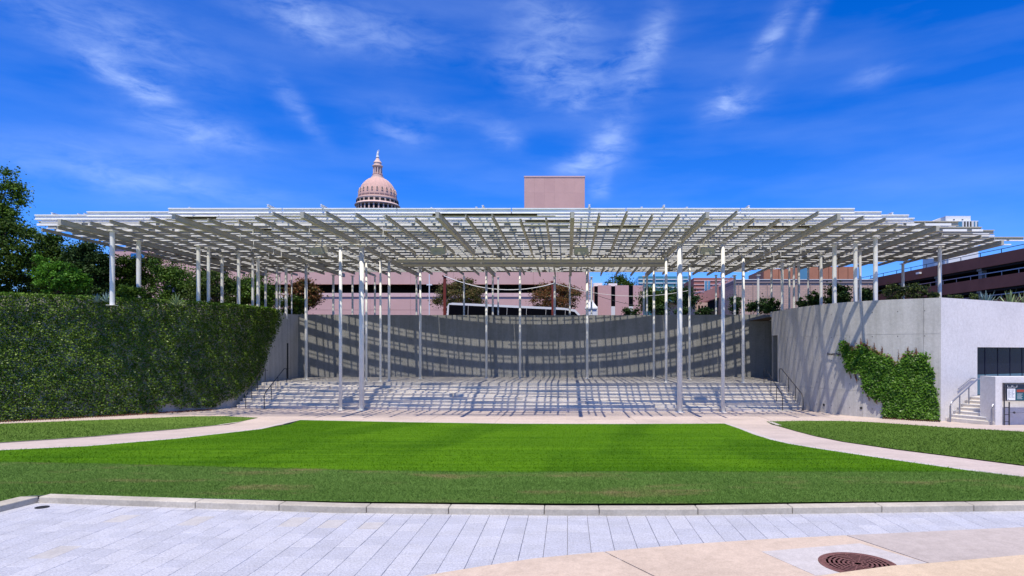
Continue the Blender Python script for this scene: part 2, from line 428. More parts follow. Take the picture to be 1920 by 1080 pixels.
def scatter(poly, dens_fn, dz):
    xs = [p[0] for p in poly]; ys = [p[1] for p in poly]
    out = []; y = min(ys)
    while y < max(ys):
        y2 = min(y + 1.0, max(ys)); d = dens_fn((y+y2)/2)
        n = int(d * (max(xs)-min(xs)) * (y2-y))
        X = nr.uniform(min(xs), max(xs), n); Y = nr.uniform(y, y2, n)
        vis = np.abs(X/np.maximum(Y, 1) + .044) < .98
        k = inside(poly, X, Y) & vis
        X, Y = X[k], Y[k]
        out.append(np.stack([X, Y, gz_arr(Y) + dz], 1)); y = y2
    return np.concatenate(out)
def ground_sheet(name, poly, dz, mat, thick=.0, parent=None, flat=None):
    """flat polygon laid on the lawn surface, cut where the slope breaks"""
    bm = bmesh.new(); vs = [bm.verts.new((x, y, 0)) for x, y in poly]; bm.faces.new(vs)
    bmesh.ops.triangulate(bm, faces=bm.faces[:])
    for yb in (8.8, 30.2):
        g = bm.verts[:] + bm.edges[:] + bm.faces[:]
        bmesh.ops.bisect_plane(bm, geom=g, plane_co=(0, yb, 0), plane_no=(0, 1, 0))
    for v in bm.verts: v.co.z = (flat if flat is not None else ground_z(v.co.y)) + dz
    bmesh.ops.recalc_face_normals(bm, faces=bm.faces[:])
    if bm.faces and sum(f.normal.z for f in bm.faces) < 0: bmesh.ops.reverse_faces(bm, faces=bm.faces[:])
    if thick:
        r = bmesh.ops.extrude_face_region(bm, geom=bm.faces[:])
        for v in [e for e in r['geom'] if isinstance(e, bmesh.types.BMVert)]: pass
        ext = [e for e in r['geom'] if isinstance(e, bmesh.types.BMVert)]
        bmesh.ops.translate(bm, verts=ext, vec=(0, 0, thick))
        bmesh.ops.recalc_face_normals(bm, faces=bm.faces[:])
    me = bpy.data.meshes.new(name); bm.to_mesh(me); bm.free(); me.materials.append(mat)
    o = bpy.data.objects.new(name, me); COL.objects.link(o)
    if parent: o.parent = parent
    return o

def tree(name, label, X, Y, zg, crown, nleaf, size, mat, group=None, trunk_r=.12, cat='tree', clumps=26, rough=.38):
    """crown: list of (cx, cy, cz, rx, ry, rz) relative to the base; every clump is a ragged shell of leaves"""
    t = thing(name, label, cat, (X, Y, zg), 0, group)
    r = random.Random(hash_int(label))
    mb = MB()
    main = crown[0]
    top = Vector((main[0], main[1], main[2]))
    mb.tube([(0, 0, -.3), (top.x*.2, top.y*.2, top.z*.35), (top.x*.6, top.y*.6, top.z*.75), tuple(top)], [trunk_r*1.3, trunk_r, trunk_r*.7, trunk_r*.3], 7)
    cs = []; tot = sum(c[3]*c[4]*c[5] for c in crown)
    for c in crown:
        m = max(3, int(clumps * (c[3]*c[4]*c[5]) / tot))
        for _ in range(m):
            d = Vector((r.gauss(0, 1), r.gauss(0, 1), r.gauss(0, 1))).normalized() * (r.uniform(.25, 1) ** .5)
            p = Vector((c[0]+d.x*c[3]*.82, c[1]+d.y*c[4]*.82, c[2]+d.z*c[5]*.82))
            cs.append((p, r.uniform(.6, 1.3) * rough * min(main[3], main[5])))
            if r.random() < .5:
                q = top * r.uniform(.45, .95)
                mb.tube([tuple(q), tuple((q+p)/2 + Vector((0, 0, -.08*(p-q).length))), tuple(p)], [trunk_r*.4, trunk_r*.25, trunk_r*.1], 5)
    mb.build('trunk', M['bark'], t)
    per = nleaf // len(cs)
    pts = []
    for p, rad in cs:
        d = nr.normal(size=(per, 3)); d /= np.linalg.norm(d, axis=1)[:, None]
        rr = rad * np.minimum(np.abs(nr.normal(size=per))*.75 + .1, 2.2)
        pts.append(np.array(p) + d * rr[:, None] * np.array([1.3, 1.1, .75]))
    P = np.concatenate(pts)
    nrm = np.tile([0, 0, .7], (len(P), 1))
    quads('crown', P, size * nr.uniform(.6, 1.4, len(P)), mat, t, normals=nrm, tilt=.8)
    return t
def hash_int(s):
    h = 5
    for ch in s: h = (h*131 + ord(ch)) % 1000003
    return h
def tree_px(name, label, x0, x1, ytop, ybot, Y, zg, nleaf, size, mat, group=None, extra=(), **kw):
    """crown that fills this box of the photograph at distance Y"""
    X = xat((x0+x1)/2, Y); rx = (x1-x0)/2/F*Y; zt = zat(ytop, Y); zb = zat(ybot, Y); rz = (zt-zb)/2
    crown = [(0, 0, (zt+zb)/2-zg, rx, max(rx*.7, .4), rz)]
    for (a, b, c, d) in extra:
        crown.append((xat((a+b)/2, Y)-X, rnd.uniform(-.3, .3), (zat(c, Y)+zat(d, Y))/2-zg, (b-a)/2/F*Y, max((b-a)/3/F*Y, .3), (zat(c, Y)-zat(d, Y))/2))
    return tree(name, label, X, Y, zg, crown, nleaf, size, mat, group, **kw)

# ------------------------------------------------------------------ ground, lawns, paths
def kerb_y(x):
    pts = [(-7.72, 9.33), (-5.5, 9.04), (-3.1, 8.74), (-.1, 8.6), (1.54, 8.6), (3.9, 8.74), (6.3, 8.86), (14, 9.5)]
    for (a, b), (c, d) in zip(pts, pts[1:]):
        if x <= c: return b + (d-b)*(x-a)/(c-a)
    return 9.5
mesh_obj('ground', [(-3000, 50.9, 3.55), (3000, 50.9, 3.55), (3000, 4000, 3.55), (-3000, 4000, 3.55)], [(0, 1, 2, 3)], M['asphalt'])['kind'] = 'structure'
mesh_obj('road', [(-200, 56, 3.556), (200, 56, 3.556), (200, 68, 3.556), (-200, 68, 3.556)], [(0, 1, 2, 3)], M['asphalt'])['kind'] = 'structure'
lower = ground_sheet('path', [(-75, 9.75), (75, 9.75), (75, 51), (-75, 51)], -.012, M['path']); lower['kind'] = 'structure'
pl = mesh_obj('plaza', [(-60, -45, -.022), (60, -45, -.022), (60, 9.6, -.022), (-60, 9.6, -.022)], [(0, 1, 2, 3)], M['grout']); pl['kind'] = 'structure'

TURF_TOP = [(555,788.5), (960,795), (1360,795)]
turf_px = [(563,788), (760,792), (960,795), (1150,795.5), (1358,794.5), (1385,804), (1413,815), (1445,825), (1480,833), (1547,844), (1647,859), (1780,878), (1838,886),
           (1600,886), (1280,886), (960,886.5), (700,884), (417,877), (200,871), (0,868), (-300,866), (-300,856), (0,845), (167,837), (333,823), (490,805)]
turf = [gp(*p) for p in turf_px]
near = [gp(x, y-.3) for x, y in ((-300,866), (0,868), (200,871), (417,877), (700,884), (960,886.5), (1280,886), (1600,886), (1838,886), (1920,896), (2100,918))]
near += [(x, kerb_y(x)+.24) for x in (13.5, 11, 9, 6.3, 3.9, 1.54, -.1, -3.1, -5.5, -7.72)] + [(-7.98, 9.5), (-8.1, 8.5), (-8.3, 6.0), (-8.5, 4), (-22, 4), (-22, 9.0)]
def ragged(poly, amp, pred):
    out = []
    for i, p in enumerate(poly):
        q = poly[(i+1) % len(poly)]; out.append(p)
        if pred(p) and pred(q):
            n = max(1, int(math.hypot(q[0]-p[0], q[1]-p[1])/.35))
            for k in range(1, n): out.append((p[0]+(q[0]-p[0])*k/n, p[1]+(q[1]-p[1])*k/n + rnd.uniform(-amp, amp)))
    return out
turf = ragged(turf, .10, lambda p: p[1] < 14)
left_px = [(-300,806), (0,795), (120,790), (250,785.5), (350,781), (420,780.5), (484,783.5), (450,791), (400,798), (333,804.5), (267,810), (180,818), (100,823.5), (0,830), (-300,842)]
right_px = [(1437,790.5), (1500,789.5), (1580,789.5), (1630,791.5), (1680,795), (1780,802), (1920,810), (2300,836), (2300,940), (1920,873), (1850,864), (1780,855), (1680,842.5), (1580,828), (1530,818), (1493,808.5), (1460,799)]
leftl = [gp(*p) for p in left_px]; rightl = [gp(*p) for p in right_px]
lawns = [('turf', turf, M['turf'], 'bright green striped turf filling the middle of the amphitheatre bowl', lambda y: 60 + 55000/(y*y*1.0), .032, .011, .012),
         ('lawn', near, M['lawn'], 'darker coarse lawn strip between the stone kerb and the bright turf', lambda y: 380000/(y*y), .030, .006, .012),
         ('lawn', leftl, M['lawn_side'], 'thin wedge of lawn between the ivy wall and the left path', lambda y: 90000/(y*y), .05, .02, .012),
         ('lawn', rightl, M['lawn_side'], 'wedge of lawn between the curved right path and the concrete wall', lambda y: 110000/(y*y), .05, .018, .012)]
for nm, poly, mat, lab, dn, h, wd, dz in lawns:
    s = ground_sheet(nm, poly, dz, mat); tag(s, kind='structure')
    g = blades('grass', scatter(poly, dn, dz), h, wd, mat)
    tag(g, 'short blades of grass of the ' + lab, 'grass', kind='stuff')

# pale edging bands along the paths
def band(name, px_line, w0, mat, dz, parent=None):
    P = [Vector(gp(*p)) for p in px_line]; V = []
    for i, p in enumerate(P):
        d = (P[min(i+1, len(P)-1)] - P[max(i-1, 0)]).normalized(); n = Vector((-d.y, d.x))
        V.append((p, p + n*w0))
    verts = []; faces = []
    for a, b in V:
        for q in (a, b): verts.append((q.x, q.y, ground_z(q.y)+dz))
    for i in range(len(V)-1): faces.append((2*i, 2*i+1, 2*i+3, 2*i+2))
    return mesh_obj(name, verts, faces, mat, parent)
e = band('path_edge', [(490,804.5), (563,787.6), (760,791.6), (960,794.6), (1150,795.1), (1358,794.1), (1385,803.6), (1413,814.6), (1445,824.6), (1480,832.6), (1547,843.6), (1647,858.6), (1780,877.6), (1920,896)], .22, M['path_grey'], .003); tag(e, kind='structure')
e = band('path_edge', [(-300,855.5), (0,844.6), (167,836.6), (333,822.6), (490,804.6), (563,787.6)], .3, M['path_grey'], .002); tag(e, kind='structure')
e = band('path_edge', [(1920,872.6), (1850,863.6), (1780,854.6), (1680,842), (1580,827.5), (1530,817.5), (1493,808), (1460,798.5), (1437,790)], -.22, M['path_grey'], .004); tag(e, kind='structure')
e = band('path_edge', [(-300,841.6), (0,829.6), (100,823.1), (180,817.6), (267,809.6), (333,804), (400,797.6), (450,790.6)], -.18, M['path_grey'], .001); tag(e, kind='structure')

# slabs of the pink promenade in front of the steps
def Y0(x): return 36.5 + .0031*(x-8)**2
def slab(x0, x1, ya, yb, n=4):
    """slab whose edges follow the arc of the steps (front offset ya, back offset yb)"""
    mb = MB(); ol = []
    xs = [x0 + (x1-x0)*i/n for i in range(n+1)]
    ol = [(x, ya(x)) for x in xs] + [(x, yb(x)) for x in reversed(xs)]
    return mb.prism(ol, 2, -1.24, -1.2)
prom = lower
mb_g = .012
for i in range(11):
    x0 = -20.5 + i*3.4
    slab(x0+mb_g, x0+3.4-mb_g, lambda x: Y0(x)-2.45, lambda x: Y0(x)-.02).build('slab', M['path'], prom)
    slab(x0+mb_g, x0+3.4-mb_g, lambda x: Y0(x)-4.4, lambda x: Y0(x)-2.5).build('slab', M['path'], prom)
    slab(x0+mb_g, x0+3.4-mb_g, lambda x: 29.6, lambda x: Y0(x)-4.42).build('slab', M['path'], prom)

# granite kerb between plaza and lawn: separate kerb stones
kerb = thing('stone_kerb', 'long pale stone kerb along the near edge of the lawn', 'kerb', (0, 8.6, 0))
kerb.location = (0, 0, 0)
xs_k = [-7.72, -5.25, -4.0, -2.75, -1.62, -.32, .42, 1.75, 3.05, 4.3, 5.6, 7.0, 8.6, 10.5, 13.4]
for a, b in zip(xs_k, xs_k[1:]):
    n = 5; xs = [a+.004 + (b-a-.008)*i/n for i in range(n+1)]
    o = MB().prism([(x, kerb_y(x)) for x in xs] + [(x, kerb_y(x)+.21) for x in reversed(xs)], 2, -.06, .09).build('kerb_stone', M['kerb'], kerb)
    bv = o.modifiers.new('bevel', 'BEVEL'); bv.width = .012; bv.segments = 2
for a, b in ((9.36, 7.6), (7.59, 5.6), (5.59, 3.6)):
    f = lambda y: -7.74 - (9.36-y)*.1
    o = MB().prism([(f(a), a), (f(b), b), (f(b)-.27, b), (f(a)-.27, a)], 2, -.06, .089).build('kerb_stone', M['kerb'], kerb)
    bv = o.modifiers.new('bevel', 'BEVEL'); bv.width = .012; bv.segments = 2

# beige concrete slabs bottom right, on the plaza
B_EDGE = [(600,1125), (790,1080), (900,1062), (1000,1047), (1132,1034), (1280,1021), (1430,1011), (1587,1003.5), (1750,996), (1920,988), (2150,979)]
beige_poly = [fp(*p) for p in B_EDGE] + [(14, 5.0), (14, 3.5), (-3, 3.5)]
def flat_slab(name, px, z0, z1, mat, parent=None, world=()):
    return ground_sheet(name, [fp(x, y, z1) for x, y in px] + list(world), z0, mat, thick=z1-z0, flat=0.0, parent=parent)
conc = thing('concrete_apron', 'beige concrete apron of large slabs around the manhole in the lower right', 'pavement', (0, 0, 0))
flat_slab('concrete_slab', [(560,1138), (790,1080), (900,1062), (1000,1047), (1131,1034.2), (1228,1082), (1330,1135)], -.02, .008, M['beige'], conc)
flat_slab('concrete_slab', [(1134,1034), (1280,1021), (1430,1011), (1585,1003.6), (1741,1056), (1670,1090), (1560,1150), (1340,1137), (1231,1081.5)], -.02, .008, M['beige'], conc)
flat_slab('concrete_slab', [(1588,1003.4), (1750,996), (1920,988), (2150,979), (2150,1023), (1920,1041), (1744,1056)], -.02, .008, M['greypink'], conc)
flat_slab('concrete_slab', [(2153,979), (2153,1023)], -.02, .008, M['beige'], conc, world=[(24, 7.25), (24, 8.3)][::1])
flat_slab('grey_patch', [(1428,1034), (1612,1018.5), (1739,1055.5), (1676,1062), (1583,1074), (1530,1079)], .008, .012, M['greypatch'], conc)
flat_slab('concrete_slab', [(1450,1092), (1583,1072.5), (1672,1060.5), (1744,1055.6), (1920,1040), (2200,1018), (2200,1190), (1500,1190)], -.01, .0215, M['beige_warm'], conc)

mh = thing('manhole_cover', 'round rusty iron manhole cover with concentric ridges set in grey concrete', 'manhole cover', (2.99, 6.6, .0125))
MB().lathe([(.385, 0), (.385, .004), (.36, .004), (.36, .002)], 48).build('frame', M['iron'], mh)
c = MB(); c.lathe([(.352, 0), (.352, .003)], 48)
for k in range(7):
    r0 = .33 - k*.045; c.lathe([(r0, .0031), (r0, .0065), (r0-.022, .0065), (r0-.022, .0031)], 40)
for k in range(12):
    t = k*math.pi/6; c.box(-.005, .005, .05, .33, .0066, .008, Matrix.Rotation(t, 4, 'Z'))
c.build('lid', M['iron'], mh)
dr = fp(79, 951.5)
tag(MB().lathe([(.085, 0.004), (.085, .009), (.06, .009), (.06, .006)], 24, (dr[0], dr[1], 0)).build('drain_cap', M['rubber']), 'small black round drain cap near the left kerb corner', 'drain')

# granite pavers
pv = thing('paved_area', 'plaza paving of blue grey granite pavers laid in straight columns', 'pavement', (0, 0, 0))
pw = .262; metas = []
tan_px = [fp(255, 967.5), fp(352, 975), fp(528, 982), fp(604, 983), fp(680, 985), fp(110, 1037)]
ci = 0; x = -9.7
while x < 15:
    y = 3.0 - rnd.uniform(0, .45)
    while y < kerb_y(x) + .1:
        ln = rnd.choice((.27, .32, .38, .45)); xc, yc = x+pw/2, y+ln/2
        if yc > 5.9 and x > -7.72 - (9.36-yc)*.1 - .25:
            px = CX + F*xc/yc; py = CY + F*ZC/yc
            hid = inside(beige_poly, np.array([x, x+pw, x, x+pw]), np.array([y, y, y+ln, y+ln])).all()
            metas.append((x, y, ln, (-40 < px < 1960 and py < 1100 and not hid), hid))
        else: metas.append((x, y, ln, False, False))
        y += ln
    x += pw
vis = [m for m in metas if m[3]]; vis.sort(key=lambda m: m[1]); first = set(id(m) for m in vis[:300])
pm = {}
def paver_mesh(ln, mat):
    key = (ln, mat.name)
    if key not in pm:
        g = .002; w = pw/2-g; l = ln/2-g; b = .004
        v = [(-w,-l,-.02),(w,-l,-.02),(w,l,-.02),(-w,l,-.02),(-w,-l,-b),(w,-l,-b),(w,l,-b),(-w,l,-b),(-w+b,-l+b,0),(w-b,-l+b,0),(w-b,l-b,0),(-w+b,l-b,0)]
        f = [(0,1,5,4),(1,2,6,5),(2,3,7,6),(3,0,4,7),(4,5,9,8),(5,6,10,9),(6,7,11,10),(7,4,8,11),(8,9,10,11)]
        me = bpy.data.meshes.new('paver'); me.from_pydata(v, [], f); me.materials.append(mat); pm[key] = me
    return pm[key]
rest = MB()
for m in metas:
    x, y, ln, v, hid = m
    if hid: continue
    z = rnd.uniform(-.0015, .0015)
    if id(m) in first:
        mat = M['paver']
        for tx, ty in tan_px:
            if x <= tx < x+pw and y <= ty < y+ln: mat = M['paver_tan']
        use('paver', paver_mesh(ln, mat), pv, (x+pw/2, y+ln/2, z), (rnd.gauss(0, .0012), rnd.gauss(0, .0012), 0))
    else:
        rest.box(x+.003, x+pw-.003, y+.003, y+ln-.003, -.02, z)
o = rest.build('pavers', M['paver'], pv, fix=False); o['kind'] = 'stuff'

# ------------------------------------------------------------------ walls
def resample(pts, s0, s1, step=.6):
    P = [Vector((p[0], p[1])) for p in pts]; L = [0]
    for a, b in zip(P, P[1:]): L.append(L[-1]+(b-a).length)
    def at(s):
        s = min(max(s, 0), L[-1])
        for i in range(len(P)-1):
            if s <= L[i+1]+1e-9: return P[i].lerp(P[i+1], (s-L[i])/(L[i+1]-L[i]+1e-9))
        return P[-1]
    n = max(1, int((s1-s0)/step)); return [at(s0+(s1-s0)*i/n) for i in range(n+1)], L[-1]
def smooth_line(pts, it=3):
    P = [Vector(p) for p in pts]
    for _ in range(it):
        Q = [P[0]]
        for a, b in zip(P, P[1:]): Q += [a*.75+b*.25, a*.25+b*.75]
        Q.append(P[-1]); P = Q
    return P
def offset(pts, d):
    P = [Vector((p[0], p[1])) for p in pts]; out = []
    for i in range(len(P)):
        t = (P[min(i+1, len(P)-1)] - P[max(i-1, 0)]).normalized(); out.append(P[i] + Vector((-t.y, t.x))*d)
    return out
def ribbon(name, pts, z0, z1, thick, mat, parent=None):
    """wall along pts, thickness to the left of the direction of travel (negative: to the right)"""
    A = pts; B = offset(pts, thick); n = len(A); v = []
    for z in (z0, z1):
        for line in (A, B): v += [(p[0], p[1], z) for p in line]
    f = []
    for i in range(n-1):
        f += [(i, i+1, 2*n+i+1, 2*n+i), (n+i, n+i+1, 3*n+i+1, 3*n+i), (2*n+i, 2*n+i+1, 3*n+i+1, 3*n+i), (i, i+1, n+i+1, n+i)]
    f += [(0, n, 3*n, 2*n), (n-1, 2*n-1, 4*n-1, 3*n-1)]
    mb = MB(); mb.v = v; mb.f = f; return mb.build(name, mat, parent)
def panel_wall(name, label, pts, z0, z1, thick, mat, cuts, rows, side, cat='wall', proud=.03, gap=.006):
    t = thing(name, label, cat, (0, 0, 0))
    ribbon('core', offset(pts, side*proud), z0-.1, z1-.012, side*thick, mat, t)
    _, Lt = resample(pts, 0, 1)
    cs = [0] + [c for c in cuts if 0 < c < Lt] + [Lt]; rs = [z0] + rows + [z1]
    for a, b in zip(cs, cs[1:]):
        for za, zb in zip(rs, rs[1:]):
            P, _ = resample(pts, a+gap, b-gap)
            ribbon('panel', P, za+(gap if za > z0 else 0), zb-(gap if zb < z1 else 0), side*(proud-.002), mat, t)
    th = MB(); s_ = .7
    while s_ < Lt-.3:
        p = resample(pts, s_, s_+.1)[0]; d = (p[-1]-p[0]).normalized(); nn = Vector((-d.y, d.x))*(-side)
        for zz in [z0+.55+1.25*j for j in range(int((z1-z0-.6)/1.25)+1)]:
            c = p[0] + nn*.004; u = d*.022
            th.v += [(c.x-u.x, c.y-u.y, zz-.022), (c.x+u.x, c.y+u.y, zz-.022), (c.x+u.x, c.y+u.y, zz+.022), (c.x-u.x, c.y-u.y, zz+.022)]
            n_ = len(th.v); th.f.append((n_-4, n_-3, n_-2, n_-1))
        s_ += 1.2
    th.build('tie_holes', M['joint'], t)['kind'] = 'stuff'
    return t

LW = smooth_line([(-58, 7), (-42, 20.3), (-34, 26.6), (-27.9, 31.4), (-22.7, 35.6), (-20.4, 38.9), (-20.0, 42), (-20.35, 45.5), (-20.9, 49.6)])
RW = smooth_line([(18.3, 31.4), (15.55, 33.2), (14.35, 35.3), (13.85, 37.6), (13.68, 39.6), (13.62, 41.6)])
RF = [Vector((18.3, 31.4)), Vector((19.6, 32.08)), Vector((24.8, 34.8)), Vector((36, 40.66))]
lw = panel_wall('retaining_wall', 'curved grey concrete retaining wall on the left, mostly hidden by dark ivy', LW, -1.3, 5.0, .5, M['wall'], list(range(3, 90, 3)), [1.0, 3.1], 1)
rw = panel_wall('retaining_wall', 'curved grey concrete retaining wall right of the stage with slanting beam shadows', RW, -1.3, 4.87, .5, M['wall'], [.75, 3.6, 6.4, 8.9], [.15, 3.1], -1)
MB().prism([(13.62, 41.606), (13.55, 42.6), (14.1, 42.6), (14.15, 41.606)], 2, 3.3, 4.868).build('lintel', M['wall'], rw)
MB().box(13.85, 16.9, 43.2, 43.5, .24, 4.86).build('return_panel', M['wall_dark'], rw)
# front facing pale wall with the glazed opening
rf = thing('front_wall', 'bright pale concrete wall facing the lawn with a dark glass opening', 'wall', (0, 0, 0))
def on_rf(s):
    P = [Vector(p) for p in RF]; L = 0
    for a, b in zip(P, P[1:]):
        d = (b-a).length
        if s <= L+d: return a.lerp(b, (s-L)/d)
        L += d
    return P[-1]
def s_of_px(px):
    lo, hi = 0, 19
    for _ in range(40):
        m = (lo+hi)/2; p = on_rf(m)
        if CX+F*p.x/p.y < px: lo = m
        else: hi = m
    return lo
sw = s_of_px(1832.5); pw0 = on_rf(sw); zl = -.05; zh = zat(651, pw0.y)
for (a, b, za, zb, nm) in ((0.0, s_of_px(1766.5+29), -1.3, 4.874, 'panel'), (s_of_px(1766.5+29)+.006, sw, -1.3, 4.874, 'panel'), (sw+.003, 10.0, zh, 4.874, 'panel'), (sw+.003, 10.0, -1.3, zl-.02, 'panel'), (10.006, 19.6, -1.3, 4.874, 'panel')):
    n = max(2, int((b-a)/1.0)); P = [on_rf(a+(b-a)*i/n) for i in range(n+1)]
    ribbon(nm, P, za, zb, .45, M['wall_pale'], rf)
gl = rf
npan = 6; span = (10.0-sw)/npan
for k in range(npan):
    a = sw+.03+k*span; P = offset([on_rf(a), on_rf(a+span-.05)], .28)
    ribbon('pane', P, 1.05, zh-.02, .04, M['navy_glass'], gl)
    ribbon('reflection_pane', P, zl+.03, 1.03, .03, M['reflection_glass'], gl)  # separate pane added to carry the painted blue reflection
    Q = offset([on_rf(a+span-.045), on_rf(a+span-.005)], .26); ribbon('mullion', Q, zl, zh-.01, .1, M['mullion'], gl)
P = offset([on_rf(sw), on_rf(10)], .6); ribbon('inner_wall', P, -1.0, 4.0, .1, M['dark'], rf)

# stage back wall, a shallow concave arc
BW = [Vector((-21.4 + 38.4*i/40, 49.5 + 1.3*(1 - ((i-20)/20)**2))) for i in range(41)]
cuts_b = [9.0, 11.2+0, 16.4, 22.0, 27.5, 33.0]
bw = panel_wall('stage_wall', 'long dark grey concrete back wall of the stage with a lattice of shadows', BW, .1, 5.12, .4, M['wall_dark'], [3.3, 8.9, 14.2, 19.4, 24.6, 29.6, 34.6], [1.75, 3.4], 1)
door = MB(); a, b = Vector((-20.62, 46.75)), Vector((-20.80, 47.75))
tag(ribbon('stage_door', [Vector((-20.51, 46.7)), Vector((-20.65, 47.7))], .24, 2.85, .04, M['dark']), 'narrow dark doorway in the left side wall of the stage', 'door')

# planting beds behind the walls
bl = offset(LW, .3); v = [(p.x, p.y) for p in bl]
ground_sheet('planting_bed', v + [(-21.2, 60), (-110, 60), (-110, 7)], 0, M['soil'], flat=4.7)['kind'] = 'structure'
br = offset(RW, -.3); v2 = [(p.x, p.y) for p in reversed(br)]; v3 = [(p.x, p.y) for p in offset(RF, .3)][1:]
ground_sheet('planting_bed', v2 + v3 + [(110, 60), (14.2, 60)], 0, M['soil'], flat=4.62)['kind'] = 'structure'

# ------------------------------------------------------------------ stage, steps and ramp
st = thing('stage', 'raised concrete stage with a curved flight of broad steps under the canopy', 'stage', (0, 0, -1.2))
T = .33; Wd = 1.0; RISE = .18; XL, XR = -20.1, 13.9
def rr_(x): return 1.44*(13-x)/32
NX = 34
def arc_solid(name, x0, x1, fa, fb, z0, fz, mat, parent):
    """solid between curves fa(x)..fb(x), top height fz(x)"""
    n = max(3, int((x1-x0)/1.0)); v = []; f = []
    for i in range(n+1):
        x = x0+(x1-x0)*i/n; z1 = fz(x)+1.2; zz = z0+1.2
        v += [(x, fa(x), zz), (x, fb(x), zz), (x, fa(x), z1), (x, fb(x), z1)]
    for i in range(n):
        a = 4*i; b = a+4
        f += [(a, b, b+2, a+2), (a+1, a+3, b+3, b+1), (a+2, b+2, b+3, a+3), (a, a+1, b+1, b)]
    f += [(0, 2, 3, 1), (4*n, 4*n+1, 4*n+3, 4*n+2)]
    mb = MB(); mb.v = v; mb.f = f; return mb.build(name, mat, parent)
def wl(Y):  # stage left and right ends follow the side walls
    return -20.6
for k in range(1, 8):
    xk = 13-4*k; zt = -1.2+RISE*k
    x_left = -20.15
    tr_ = arc_solid('tread', x_left, xk, lambda x: Y0(x)+(k-1)*T-.035, lambda x: Y0(x)+(k-1)*T-.001, zt-.05, lambda x: zt+.001, M['step'], st)
    if xk < XR: arc_solid('tread', xk, XR, lambda x: Y0(x)+k*T+Wd-.035, lambda x: Y0(x)+k*T+Wd-.001, zt-.05, lambda x: zt+.001, M['step'], st)
    arc_solid('step', x_left, xk, lambda x: Y0(x)+(k-1)*T, lambda x: Y0(x)+(k+1)*T+.01*k, -1.3-.003*k, lambda x: zt, M['step'], st)
    if xk < XR: arc_solid('step', xk, XR, lambda x: Y0(x)+k*T+Wd, lambda x: Y0(x)+(k+1)*T+Wd+.05, -1.3-.004*k, lambda x: zt, M['step'], st)
arc_solid('ramp', -19.0, 13.0, lambda x: Y0(x)+rr_(x)/RISE*T, lambda x: Y0(x)+rr_(x)/RISE*T+Wd+T, -1.34, lambda x: -1.2+rr_(x)+.003, M['step'], st)
arc_solid('stage_floor', -21.2, 16.8, lambda x: Y0(x)+8*T+Wd if x > -19.2 else Y0(-19.2)+8*T, lambda x: 51.2, -1.36, lambda x: .24, M['stage'], st)
arc_solid('floor_edge', -20.2, -19.0, lambda x: Y0(x)+7*T, lambda x: Y0(x)+8*T+Wd+.5, -1.35, lambda x: .236, M['step'], st)

def handrail(name, label, p0, p1, n, mat, h=.9, r=.025, mid=False, ext=.3):
    t = thing(name, label, 'handrail', p0, 0)
    a = Vector((0, 0, 0)); b = Vector(p1) - Vector(p0)
    d = Vector((b.x, b.y, 0)).normalized()*ext
    MB().tube([(0, 0, 0), (0, 0, h-.12), (b.x*.02, b.y*.02, h-.03), (b.x*.06, b.y*.06, h+b.z*.06), (b.x, b.y, b.z+h), (b.x+d.x, b.y+d.y, b.z+h), (b.x+d.x*1.15, b.y+d.y*1.15, b.z+h-.1), (b.x+d.x*1.15, b.y+d.y*1.15, b.z)], r, 8).build('handrail', mat, t)
    for i in range(1, n):
        q = b*(i/n); MB().tube([tuple(q), (q.x, q.y, q.z+h)], r*.85, 8).build('post', mat, t)
    return t
def step_z(k): return -1.2+RISE*k
def on_steps(px, k):  # point on tread k at photo column px, left flight
    x = -17.0
    for _ in range(20):
        y = Y0(x)+(k-.5)*T; x = (px-CX)/F*y
    return x, y
xa, ya = on_steps(497, 0)
handrail('handrail', 'dark metal handrail on the left stage steps, one step width from the ivy wall', (xa, ya-.1, -1.2), (xa+.05, ya+2.5, .24), 3, M['metal_dark'])
handrail('handrail', 'dark metal handrail at the foot of the ivy on the left stage steps', (-19.45, Y0(-19.4)-.2, -1.2), (-19.6, Y0(-19.4)+2.3, .24), 3, M['metal_dark'])
handrail('handrail', 'dark handrail standing free on the right stage steps', (12.35, Y0(12.3)+.3, -1.2), (12.4, Y0(12.3)+3.6, .24), 3, M['metal_dark'])
handrail('handrail', 'dark handrail beside the curved right wall on the stage steps', (13.55, Y0(13.5)+.3, -1.2), (13.42, Y0(13.5)+3.6, .24), 3, M['metal_dark'])

# ------------------------------------------------------------------ stair at the far right along the pale wall
sdir = Vector((6.5, 3.4)).normalized(); sn = Vector((sdir.y, -sdir.x))
stt = thing('wall_stair', 'short pale concrete stair climbing along the pale front wall', 'stair', (18.3, 31.4, -1.2))
base = Vector((18.3, 31.4)) + sdir*.35
for k in range(7):
    z1 = (k+1)*.164; a = sdir*(.35+.32*k); b = sdir*(.35+.32*(k+1) + (.02 if k < 6 else 6.5))
    q0 = sn*.01; q1 = sn*2.3
    pts = [a+q0, b+q0, b+q1, a+q1]
    o = MB().prism([(p.x, p.y) for p in pts], 2, -.1-.002*k, z1).build('step' if k < 6 else 'landing', M['step'], stt)
    n0 = a - sdir*.02; n1 = a + sdir*.03
    if k: MB().prism([(p.x, p.y) for p in (n0+q0, n1+q0, n1+q1, n0+q1)], 2, z1-.03, z1+.002).build('nosing', M['offwhite'], stt)
def st_pt(s, w, z): p = Vector((18.3, 31.4)) + sdir*s + sn*w; return (p.x, p.y, z)
handrail('handrail', 'grey tubular handrail rising beside the green vine on the right stair', st_pt(.18, .35, -1.2), st_pt(2.45, .35, -.05), 3, M['metal_grey'], r=.04)
handrail('handrail', 'short grey handrail on the far side of the right stair behind the concrete sign wall', st_pt(.3, 2.2, -1.2), st_pt(2.45, 2.2, -.05), 3, M['metal_grey'], r=.035)
